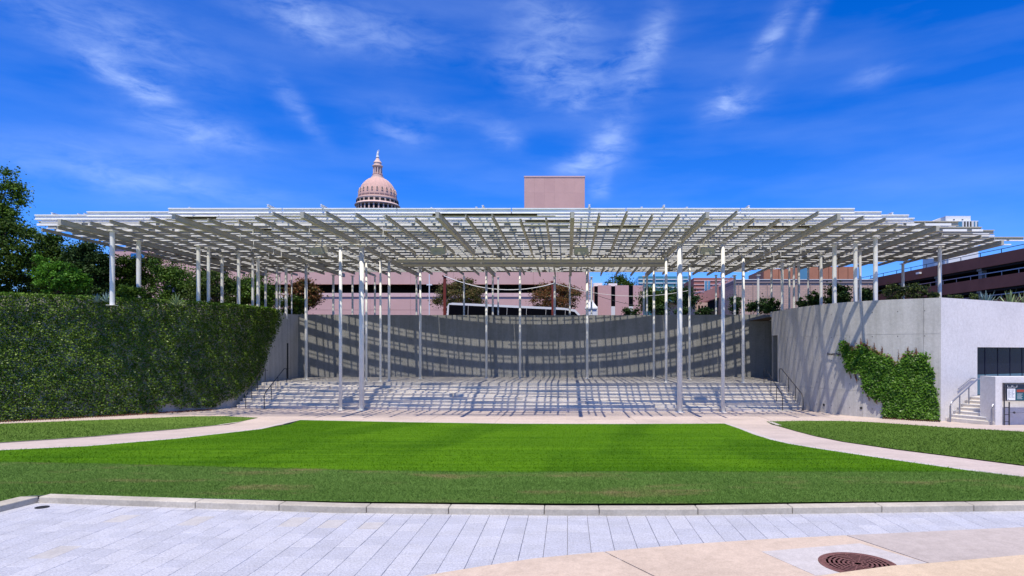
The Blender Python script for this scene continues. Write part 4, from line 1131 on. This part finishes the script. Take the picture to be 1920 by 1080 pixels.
for k in range(8): bx('rung', xat(1103.3, Yg), xat(1108.7, Yg), Yg-.06, Yg-.001, zat(530+k*7, Yg), zat(529.3+k*7, Yg), M['offwhite'], g)
ks = thing('kiosk', 'small white hipped roof kiosk at the right end of the coach', 'kiosk', (xat(1108.5, 70), 70, 3.55))
hw = 12/F*70; zk = zat(580, 70)-3.55; MB().lathe([(hw*1.35, zk), (hw*1.35, zk+.15), (hw*.5, zk+.75), (hw*.4, zk+1.0)], 4).build('roof', M['offwhite'], ks).rotation_euler = (0, 0, math.pi/4)
MB().box(-hw*.8, hw*.8, -hw*.8, hw*.8, 0, zk-.001).build('body', M['offwhite'], ks)
# teal glass office further back
Yq = 190.0
tg = thing('teal_office', 'teal glass office block seen far off through the right posts', 'building', (0, 0, 0))
bx('block', xat(1197, Yq), xat(1290, Yq), Yq, Yq+20, 3.5, zat(518, Yq), M['teal_glass'], tg)
for py in (523, 530, 538, 547): bx('spandrel', xat(1196.8, Yq), xat(1290.2, Yq), Yq-.2, Yq-.01, zat(py+1.6, Yq), zat(py, Yq), M['offwhite'], tg)
for px_ in (1212, 1228, 1244, 1267, 1280): bx('mullion', xat(px_, Yq), xat(px_+.9, Yq), Yq-.35, Yq-.21, 4, zat(518.5, Yq), M['blue_glass2'], tg)
# red brick building with banded floors and the covered ramp
Yr_ = 100.0
rb = thing('red_brick_building', 'banded red brick building with white framed windows behind the right posts', 'building', (0, 0, 0))
zt = zat(521, Yr_)
bx('wall', xat(1301, Yr_), xat(1376, Yr_), Yr_, Yr_+9, 3.5, zt, M['brick_red'], rb)
for k in range(8): bx('band', xat(1301, Yr_)-.03, xat(1376, Yr_)+.03, Yr_-.08, Yr_-.002, zat(527+k*7, Yr_), zat(525.6+k*7, Yr_), M['pink_pale'], rb)
for px_ in (1321, 1327):
    w = bx('window', xat(px_, Yr_), xat(px_+4.2, Yr_), Yr_-.14, Yr_-.09, zat(545, Yr_), zat(527, Yr_), M['blue_glass'], rb)
    bx('frame', xat(px_-.7, Yr_), xat(px_, Yr_)-.002, Yr_-.2, Yr_-.09, zat(546, Yr_), zat(526, Yr_), M['offwhite'], rb)
Yw = 82.0
sk = thing('sloping_ramp', 'dusky pink sloping ramp parapet with a pale rail climbing to the tan building', 'ramp', (0, 0, 0))
def slope_strip(name, pts, y0, y1, mat, parent):
    MB().prism([(xat(px_, y0), zat(py_, y0)) for px_, py_ in pts], 1, y0, y1).build(name, mat, parent)
slope_strip('parapet', [(1300, 572), (1300, 557), (1378, 521), (1378, 549)], Yw, Yw+2.5, M['red_brown2'], sk)
slope_strip('rail', [(1300, 553), (1300, 552), (1378, 516), (1378, 517.5)], Yw-.1, Yw, M['metal_grey'], sk)
for px_ in (1318, 1342, 1364):
    yy_ = 557-(px_-1300)*36/78; slope_strip('baluster', [(px_, yy_), (px_+1, yy_), (px_+1, yy_-5), (px_, yy_-5)], Yw-.08, Yw-.02, M['metal_grey'], sk)
slope_strip('dark_underside', [(1302, 600), (1302, 573), (1378, 550), (1378, 600)], Yw+.5, Yw+2, M['dark'], sk)
# low peach building seen under the trees
Yc = 78.0
pc = thing('peach_shop', 'low peach coloured building with a flat dark awning behind the shrubs', 'building', (0, 0, 0))
bx('wall', xat(1238, Yc), xat(1330, Yc), Yc+1, Yc+8, 3.5, zat(566, Yc), M['peach'], pc)
bx('awning', xat(1236, Yc), xat(1306, Yc), Yc-.3, Yc+.99, zat(567, Yc), zat(564.6, Yc), M['metal_grey'], pc)
for px_ in (1312, 1318, 1324): bx('window', xat(px_, Yc), xat(px_+3.6, Yc), Yc+.95, Yc+.998, zat(580, Yc), zat(572, Yc), M['dark_glass'], pc)
# tan brick building
Yn = 74.0
tb = thing('tan_brick_building', 'long low tan brick building with a grey coping behind the right posts', 'building', (0, 0, 0))
bx('wall', xat(1379, Yn), xat(1636, Yn), Yn, Yn+12, 3.5, zat(531, Yn), M['tan_brick'], tb)
bx('fascia', xat(1378.6, Yn), xat(1636.4, Yn), Yn-.1, Yn+12.1, zat(530.6, Yn), zat(525, Yn), M['fascia'], tb)
bx('coping', xat(1378.3, Yn), xat(1636.7, Yn), Yn-.18, Yn+12.2, zat(524.9, Yn), zat(523.8, Yn), M['offwhite'], tb)
for k in range(10): bx('pilaster', xat(1384+k*27, Yn), xat(1385.2+k*27, Yn), Yn-.06, Yn-.001, 3.5, zat(531.2, Yn), M['fascia'], tb)
bx('rooftop_unit', xat(1402, Yn), xat(1436, Yn), Yn+3, Yn+5, zat(523.5, Yn), zat(518, Yn), M['metal_dark'], tb)
Yv = 118.0
ob = thing('orange_panel_building', 'orange brown ribbed metal building rising behind the tan brick one', 'building', (0, 0, 0))
edges = [1432, 1445, 1460, 1478, 1497, 1516, 1535, 1554, 1572, 1590, 1601]
for a, b in zip(edges, edges[1:]):
    zt_ = zat(504 if b < 1480 else 500, Yv)
    bx('panel', xat(a, Yv)+.04, xat(b, Yv)-.04, Yv, Yv+.4, 3.5, zt_, M['orange_brown'] if a != 1497 else M['blue_glass'], ob)
bx('core', xat(1432, Yv), xat(1601, Yv), Yv+.41, Yv+10, 3.5, zat(505, Yv), M['orange_brown'], ob)
# red brown parking garage at the right, running away from the camera
ga = thing('parking_garage', 'dark red brown multi storey parking garage with open black decks on the right', 'building', (0, 0, 0))
A = Vector((63.3, 66.0)); Bv = Vector((54.6, 150.0)); GL = (Bv-A).length; gd = (Bv-A)/GL; gn = Vector((gd.y, -gd.x))  # gn points away from the stage
def g_box(name, s0, s1, d0, d1, z0, z1, mat):
    pts = [A+gd*s0+gn*d0, A+gd*s1+gn*d0, A+gd*s1+gn*d1, A+gd*s0+gn*d1]
    return MB().prism([(p.x, p.y) for p in pts], 2, z0, z1).build(name, mat, ga)
Z = [16.15, 14.55, 12.95, 11.25, 9.7, 8.0, 6.5, 4.9]
nseg = 9; seg = GL/nseg
for k in range(nseg):
    for (a, b) in ((Z[0], Z[1]-.05), (Z[2], Z[3]), (Z[4], Z[5])):
        g_box('parapet_panel', k*seg+.015, (k+1)*seg-.015, 0, .3, b, a, M['red_brown'])
for (a, b) in ((1, 2), (3, 4), (5, 6)): pass
for k in range(nseg*1+1):
    s = min(k*seg, GL-.6)
    for (zt_, zb_) in ((Z[1]-.06, Z[2]+.001), (Z[3]-.001, Z[4]+.001), (Z[5]-.001, 3.5)):
        g_box('column', s+.1, s+.8, .5, 1.3, zb_, zt_, M['wall_dark'])
        g_box('column_head', s+.0, s+.9, .32, .5, zt_-.35, zt_, M['wall_dark'])
for zr_ in (Z[2], Z[4]):
    g_box('deck_rail', 0, GL, .1, .18, zr_+.55, zr_+.68, M['metal_grey'])
    for k in range(28): g_box('rail_post', k*3, k*3+.08, .1, .18, zr_+.001, zr_+.549, M['metal_grey'])
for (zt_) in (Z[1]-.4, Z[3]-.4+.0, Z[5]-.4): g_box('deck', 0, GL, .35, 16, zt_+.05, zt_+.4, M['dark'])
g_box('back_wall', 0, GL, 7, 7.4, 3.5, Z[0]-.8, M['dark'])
g_box('top_rail', 0, GL, .05, .12, Z[0]+.5, Z[0]+.58, M['metal_dark'])
for k in range(22): g_box('top_rail_post', k*4, k*4+.09, .05, .12, Z[0]+.001, Z[0]+.499, M['metal_dark'])
for s in (17, 41, 58): 
    g_box('lamp', s, s+.9, -.5, -.1, Z[0]-.9, Z[0]-.6, M['offwhite'])
# white tower far right
Yx = 310.0
wt = thing('white_tower', 'distant white high rise top showing over the right end of the canopy', 'building', (0, 0, 0))
x0, x1 = xat(1773, Yx), xat(1820, Yx)
bx('upper_block', x0, x1, Yx, Yx+20, 40, zat(405, Yx), M['offwhite'], wt)
bx('lower_block', x0+.2, xat(1829.5, Yx), Yx-2, Yx+18, 4, zat(415.5, Yx), M['offwhite'], wt)
MB().prism([(xat(1746, Yx), zat(417, Yx)), (x0-.05, zat(405, Yx)), (x0-.05, zat(440, Yx)), (xat(1746, Yx), zat(440, Yx))], 1, Yx+4, Yx+16).build('side_wing', M['wall_pale'], wt)
bx('window', xat(1788, Yx), xat(1799, Yx), Yx-2.2, Yx-2.01, zat(428, Yx), zat(417, Yx), M['blue_glass'], wt)
for k, px_ in enumerate((1803, 1808.5, 1814, 1821, 1827)):
    for j in range(2): bx('window', xat(px_, Yx), xat(px_+2.2, Yx), Yx-2.2, Yx-2.01, zat(428.5+j*13, Yx), zat(417+j*14, Yx), M['dark_glass'] if k < 3 else M['blue_glass'], wt)
for px_ in (1787, 1803): bx('vent', xat(px_, Yx), xat(px_+3, Yx), Yx-.15, Yx-.01, zat(412.5, Yx), zat(411, Yx), M['metal_dark'], wt)
# blue glazed building with pink wall seen between the left trees
Ys = 130.0
lb = thing('blue_window_building', 'pink building with a big blue window glimpsed between the left trees', 'building', (0, 0, 0))
bx('wall', xat(215, Ys), xat(312, Ys), Ys, Ys+10, 3.5, zat(464, Ys), M['pink_pale2'], lb)
for k in range(2): bx('window', xat(246+k*13, Ys), xat(258.5+k*13, Ys), Ys-.15, Ys-.01, zat(495, Ys), zat(475, Ys), M['blue_glass3'], lb)
bx('roof_edge', xat(214, Ys), xat(313, Ys), Ys-.3, Ys+.0-.01, zat(464.5, Ys), zat(463, Ys), M['offwhite'], lb)

# cables
def cable(label, a, b, sag, mat, r):
    P = [Vector(a).lerp(Vector(b), i/16) + Vector((0, 0, -sag*4*(i/16)*(1-i/16))) for i in range(17)]
    tag(MB().tube([tuple(p) for p in P], r, 5).build('cable', mat), label, 'cable')
Yc_ = 54.0
cable('pale cable sagging across the gap between two posts above the coach', (xat(832, Yc_), Yc_, zat(517, Yc_)), (xat(1040, Yc_), Yc_, zat(531, Yc_)), .85, M['offwhite'], .035)
cable('pale cable running right from the central posts to the dark tree', (xat(1040, Yc_), Yc_, zat(531, Yc_)), (xat(1290, Yc_), Yc_, zat(545, Yc_)), .75, M['offwhite'], .02)
cable('thin dark utility wire crossing the pink office', (xat(1070, 72), 72, zat(533, 72)), (xat(1210, 72), 72, zat(575, 72)), .4, M['ink'], .025)
cable('thin dark utility wire in front of the tan brick building', (xat(1395, 70), 70, zat(571, 70)), (xat(1500, 70), 70, zat(577, 70)), .3, M['ink'], .025)
# street things on the left, behind the wall
sgn = thing('street_sign', 'green street name sign on a thin pole between the left posts', 'street sign', (xat(511, 60), 60, 3.56))
MB().box(-.42, .42, -.02, .02, zat(554.5, 60)-3.56, zat(552, 60)-3.56).build('plate', M['sign_green'], sgn); MB().tube([(.4, .05, 0), (.4, .05, 5.4)], .04, 8).build('pole', M['metal_grey'], sgn)
s2 = thing('notice_sign', 'white rectangular notice sign behind the end of the ivy wall', 'sign', (xat(528, 56), 56, 3.56))
MB().box(-.12, .12, -.02, .02, zat(567, 56)-3.56, zat(556.5, 56)-3.56).build('plate', M['paper'], s2); MB().tube([(0, .05, 0), (0, .05, 3.3)], .03, 8).build('pole', M['metal_grey'], s2)
for k in range(3): MB().box(-.08, .08, -.028, -.0205, zat(560+k*2.4, 56)-3.56, zat(559.2+k*2.4, 56)-3.56).build('print', M['ink'], s2)
s3 = thing('back_of_sign', 'grey back of a rectangular road sign on a pole left of the turning tree', 'street sign', (xat(548, 55), 55, 3.56))
MB().box(-.14, .14, -.02, .02, zat(574, 55)-3.56, zat(560, 55)-3.56).build('plate', M['metal_grey'], s3); MB().tube([(.0, .05, 0), (.0, .05, 3.2)], .03, 8).build('pole', M['offwhite'], s3)
s4 = thing('traffic_barrel', 'orange traffic barrel standing behind the left wall', 'barrier', (xat(532, 54), 54, 4.55))
MB().lathe([(.2, 0), (.2, .05), (.16, .06), (.14, 1.0), (.06, 1.1)], 16).build('barrel', M['orange'], s4); MB().lathe([(.158, .5), (.154, .62)], 16).build('band', M['paper'], s4)
MB().box(-.21, .21, -.21, .21, -1.0, -.001).build('base', M['rubber'], s4)
lp = thing('light_pole', 'thin white light pole in front of the pink parking building', 'street lamp', (xat(805, 70), 70, 3.56))
MB().tube([(0, 0, 0), (0, 0, zat(514, 70)-3.56)], .06, 8).build('pole', M['offwhite'], lp); MB().box(-.3, .3, -.05, .05, zat(535, 70)-3.56, zat(534, 70)-3.5).build('crossarm', M['offwhite'], lp)
for px_, lab in ((834, 'dark red square pole left of the coach'), (1036.5, 'dark red square pole between the turning tree and the coach front')):
    t = thing('red_pole', lab, 'pole', (xat(px_, 58.5), 58.5, 3.56)); h = zat(519 if px_ < 900 else 530, 58.5)-3.56
    MB().box(-.12, .12, -.12, .12, 0, h).build('shaft', M['red_paint'], t); MB().box(-.2, .2, -.2, .2, h+.001, h+.12).build('cap', M['red_paint'], t)

# ------------------------------------------------------------------ trees and shrubs
tree_px('tree', 'tall light green feathery tree at the left edge rising above all others', -110, 28, 335, 500, 36, 4.7, 26000, .12, M['leaf_mid'], clumps=90, rough=.22, trunk_r=.2, extra=((-50, 22, 303, 380), (2, 44, 345, 420), (10, 55, 400, 470), (-20, 36, 322, 400)))
tree_px('tree', 'broad dark tree filling the left edge below the tall feathery one', -90, 60, 420, 605, 35.2, 4.7, 22000, .12, M['leaf_dark'], clumps=80, rough=.25, extra=((20, 85, 432, 520), (-30, 30, 405, 480)))
tree_px('tree', 'dark rounded tree between the left edge and the first canopy post', 44, 155, 428, 610, 41, 4.0, 24000, .14, M['leaf_dark'], clumps=70, rough=.26, extra=((70, 120, 424, 490), (100, 160, 450, 540)))
tree_px('tree', 'dark dense tree just left of the first canopy post', 116, 218, 444, 610, 39, 4.0, 22000, .13, M['leaf_dark2'], clumps=64, rough=.27, extra=((140, 190, 440, 500), (170, 216, 456, 540)))
tree_px('tree', 'dark tree just right of the first canopy post', 200, 292, 466, 605, 40, 4.0, 19000, .13, M['leaf_dark'], clumps=54, rough=.27, extra=((212, 258, 455, 520),))
tree_px('shrub', 'bright yellow green feathery shrub in front of the dark left trees', 62, 150, 480, 560, 34.6, 4.7, 10000, .10, M['leaf_bright'], clumps=60, cat='shrub', trunk_r=.06, rough=.22, extra=((110, 168, 495, 552), (60, 100, 474, 520)))
tree_px('tree', 'low dark tree far behind the first canopy post closing the gap to the sky', 20, 270, 500, 620, 56, 3.6, 16000, .2, M['leaf_dark'], clumps=60, rough=.3)
tree_px('tree', 'olive green willowy tree behind the second and third left posts', 262, 372, 482, 610, 58, 3.6, 21000, .15, M['leaf_mid'], clumps=70, rough=.24, extra=((275, 345, 474, 530),))
tree_px('tree', 'olive green willowy tree between the clustered left posts', 350, 462, 494, 610, 57, 3.6, 20000, .15, M['leaf_olive2'], clumps=66, rough=.24, extra=((360, 430, 486, 540),))
tree_px('tree', 'green tree behind the end of the ivy wall', 432, 522, 500, 610, 58, 3.6, 18000, .15, M['leaf_mid'], clumps=56, rough=.27)
tree_px('shrub', 'dark undergrowth shrub at the end of the ivy wall beside the sign pole', 515, 575, 548, 605, 53.5, 3.6, 5000, .13, M['leaf_dark'], clumps=24, cat='shrub', trunk_r=.05)
tree_px('tree', 'crepe myrtle with red tinged leaves at the left end of the stage wall', 536, 603, 516, 590, 56.5, 3.6, 11000, .15, M['leaf_red'], clumps=64, rough=.24)
tree_px('tree', 'crepe myrtle with olive and rusty leaves over the left end of the coach', 800, 916, 515, 592, 64, 3.6, 15000, .14, M['leaf_red2'], clumps=64, rough=.24)
tree_px('tree', 'crepe myrtle with red topped crown over the right end of the coach', 986, 1098, 522, 592, 64.5, 3.6, 14000, .14, M['leaf_red'], clumps=64, rough=.24)
tree_px('tree', 'dark tree top behind the roof of the pink office', 1134, 1190, 516, 560, 140, 3.6, 6000, .32, M['leaf_dark'], clumps=22)
tree_px('tree', 'dark green tree left of the front right post', 1196, 1262, 530, 596, 66, 3.6, 9000, .16, M['leaf_dark'], clumps=26)
tree_px('tree', 'dark green tree right behind the thick front right post', 1250, 1312, 533, 580, 70, 3.6, 8000, .16, M['leaf_dark2'], clumps=24)
tree_px('tree', 'narrow dark tree at the left end of the tan brick wall', 1368, 1394, 545, 600, 64, 3.6, 3500, .14, M['leaf_dark2'], clumps=12)
tree_px('shrub', 'spindly dark shrub in front of the pink office', 1166, 1200, 574, 598, 56, 3.6, 2200, .12, M['leaf_dark2'], cat='shrub', clumps=12, trunk_r=.04)
shr = [(1258, 1300, 572, 596, 55, 'low dark shrub left of the front right post behind the wall'), (1300, 1340, 575, 598, 55, 'low dark shrub under the sloping ramp'), (1398, 1452, 557, 600, 52.5, 'leafy dark shrub at the corner of stage wall and right wall'),
       (1436, 1466, 557, 594, 44.5, 'dark shrub at the far end of the right wall'), (1494, 1512, 556, 584, 43, 'small shrub between the paired right posts'), (1513, 1546, 545, 582, 42, 'leafy shrub left of the thick post on the right wall'),
       (1540, 1598, 532, 578, 41.5, 'large leafy dark shrub around the thick post on the right wall'), (1603, 1640, 540, 574, 40, 'dark shrub right of the paired posts on the right wall'), (1226, 1252, 570, 598, 56, 'dark shrub beneath the awning of the peach shop')]
for a, b, c, d, Y, lab in shr:
    tree_px('shrub', lab, a, b, c, d, Y, 4.4 if Y < 50 else 3.6, int(2400*(b-a)/30), .13, M['leaf_dark2'], cat='shrub', clumps=18, trunk_r=.04, rough=.34)
for a, b, c, d, Y, lab in ((1652, 1698, 527, 566, 39, 'wispy olive shrub left of the thin post on the right planting bed'), (1694, 1746, 530, 566, 38, 'wispy olive shrub right of the thin post on the right planting bed'),
                           (1775, 1806, 548, 570, 36, 'small olive shrub just right of the corner post'), (1815, 1835, 548, 572, 36.5, 'low olive shrub left of the blue agave'), (1740, 1760, 545, 566, 38, 'small grey green shrub just left of the corner post')):
    tree_px('shrub', lab, a, b, c, d, Y, 4.55, int(2000*(b-a)/30), .08, M['leaf_olive'], cat='shrub', clumps=22, trunk_r=.03, rough=.3)
tree_px('shrub', 'speckled grey green shrub right of the first canopy post', 214, 268, 532, 562, 35, 4.6, 4500, .09, M['leaf_mid'], cat='shrub', clumps=16, trunk_r=.03)
tree_px('shrub', 'reddish shrub under the canopy edge by the blue window building', 268, 300, 472, 505, 60, 4, 2500, .15, M['leaf_red2'], cat='shrub', clumps=12, trunk_r=.05)

def rosette(name, label, X, Y, z, n, L, wd, mat, cat, spread=1.0):
    t = thing(name, label, cat, (X, Y, z))
    for k in range(n):
        a = k*2.4; el = .25 + 1.15*(1 - k/n)*rnd.uniform(.8, 1.1) if spread else 1
        el = math.pi/2 - (k/n)**.8*1.25*spread; l = L*rnd.uniform(.8, 1.1)
        d = Vector((math.cos(a)*math.cos(el), math.sin(a)*math.cos(el), math.sin(el))); s_ = Vector((-math.sin(a), math.cos(a), 0)); up = d.cross(s_)*-1
        v = []; 
        for j, (u, w) in enumerate(((0, .7), (.4, 1), (.8, .55), (1, .03))):
            c = d*l*u + Vector((0, 0, -.18*l*u*u*math.cos(el))); ww = wd*w/2
            v += [c - s_*ww + up*ww*.35, c, c + s_*ww + up*ww*.35]
        f = []
        for j in range(3): f += [(3*j, 3*j+1, 3*j+4, 3*j+3), (3*j+1, 3*j+2, 3*j+5, 3*j+4)]
        mesh_obj('leaf', v, f, mat, t)
    return t
rosette('agave', 'blue grey spiky agave on the right planting bed', xat(1848, 36.2), 36.2, 4.6, 38, 1.15, .13, M['agave'], 'agave')
rosette('agave', 'second blue grey agave close left of the larger one', xat(1829, 36.8), 36.8, 4.6, 20, .75, .1, M['agave'], 'agave')
rosette('yucca', 'yellow green yucca with long stiff leaves at the right frame edge', xat(1894, 36.4), 36.4, 4.6, 40, 1.2, .09, M['yucca'], 'yucca')
rosette('yucca', 'yellow green yucca half cut by the right frame edge', xat(1922, 36.9), 36.9, 4.6, 34, 1.1, .09, M['yucca'], 'yucca')
rosette('agave', 'spiky agave on top of the ivy wall between the left posts', xat(331, 35.5), 35.5, 4.75, 26, .75, .08, M['yucca'], 'agave')
rosette('yucca', 'pale spiky yucca on the ivy wall left of the first post', xat(183, 33.6), 33.6, 4.8, 24, .55, .05, M['agave'], 'yucca')
rosette('yucca', 'pale spiky yucca touching the foot of the first canopy post', xat(200, 33.3), 33.3, 4.8, 24, .6, .05, M['agave'], 'yucca')
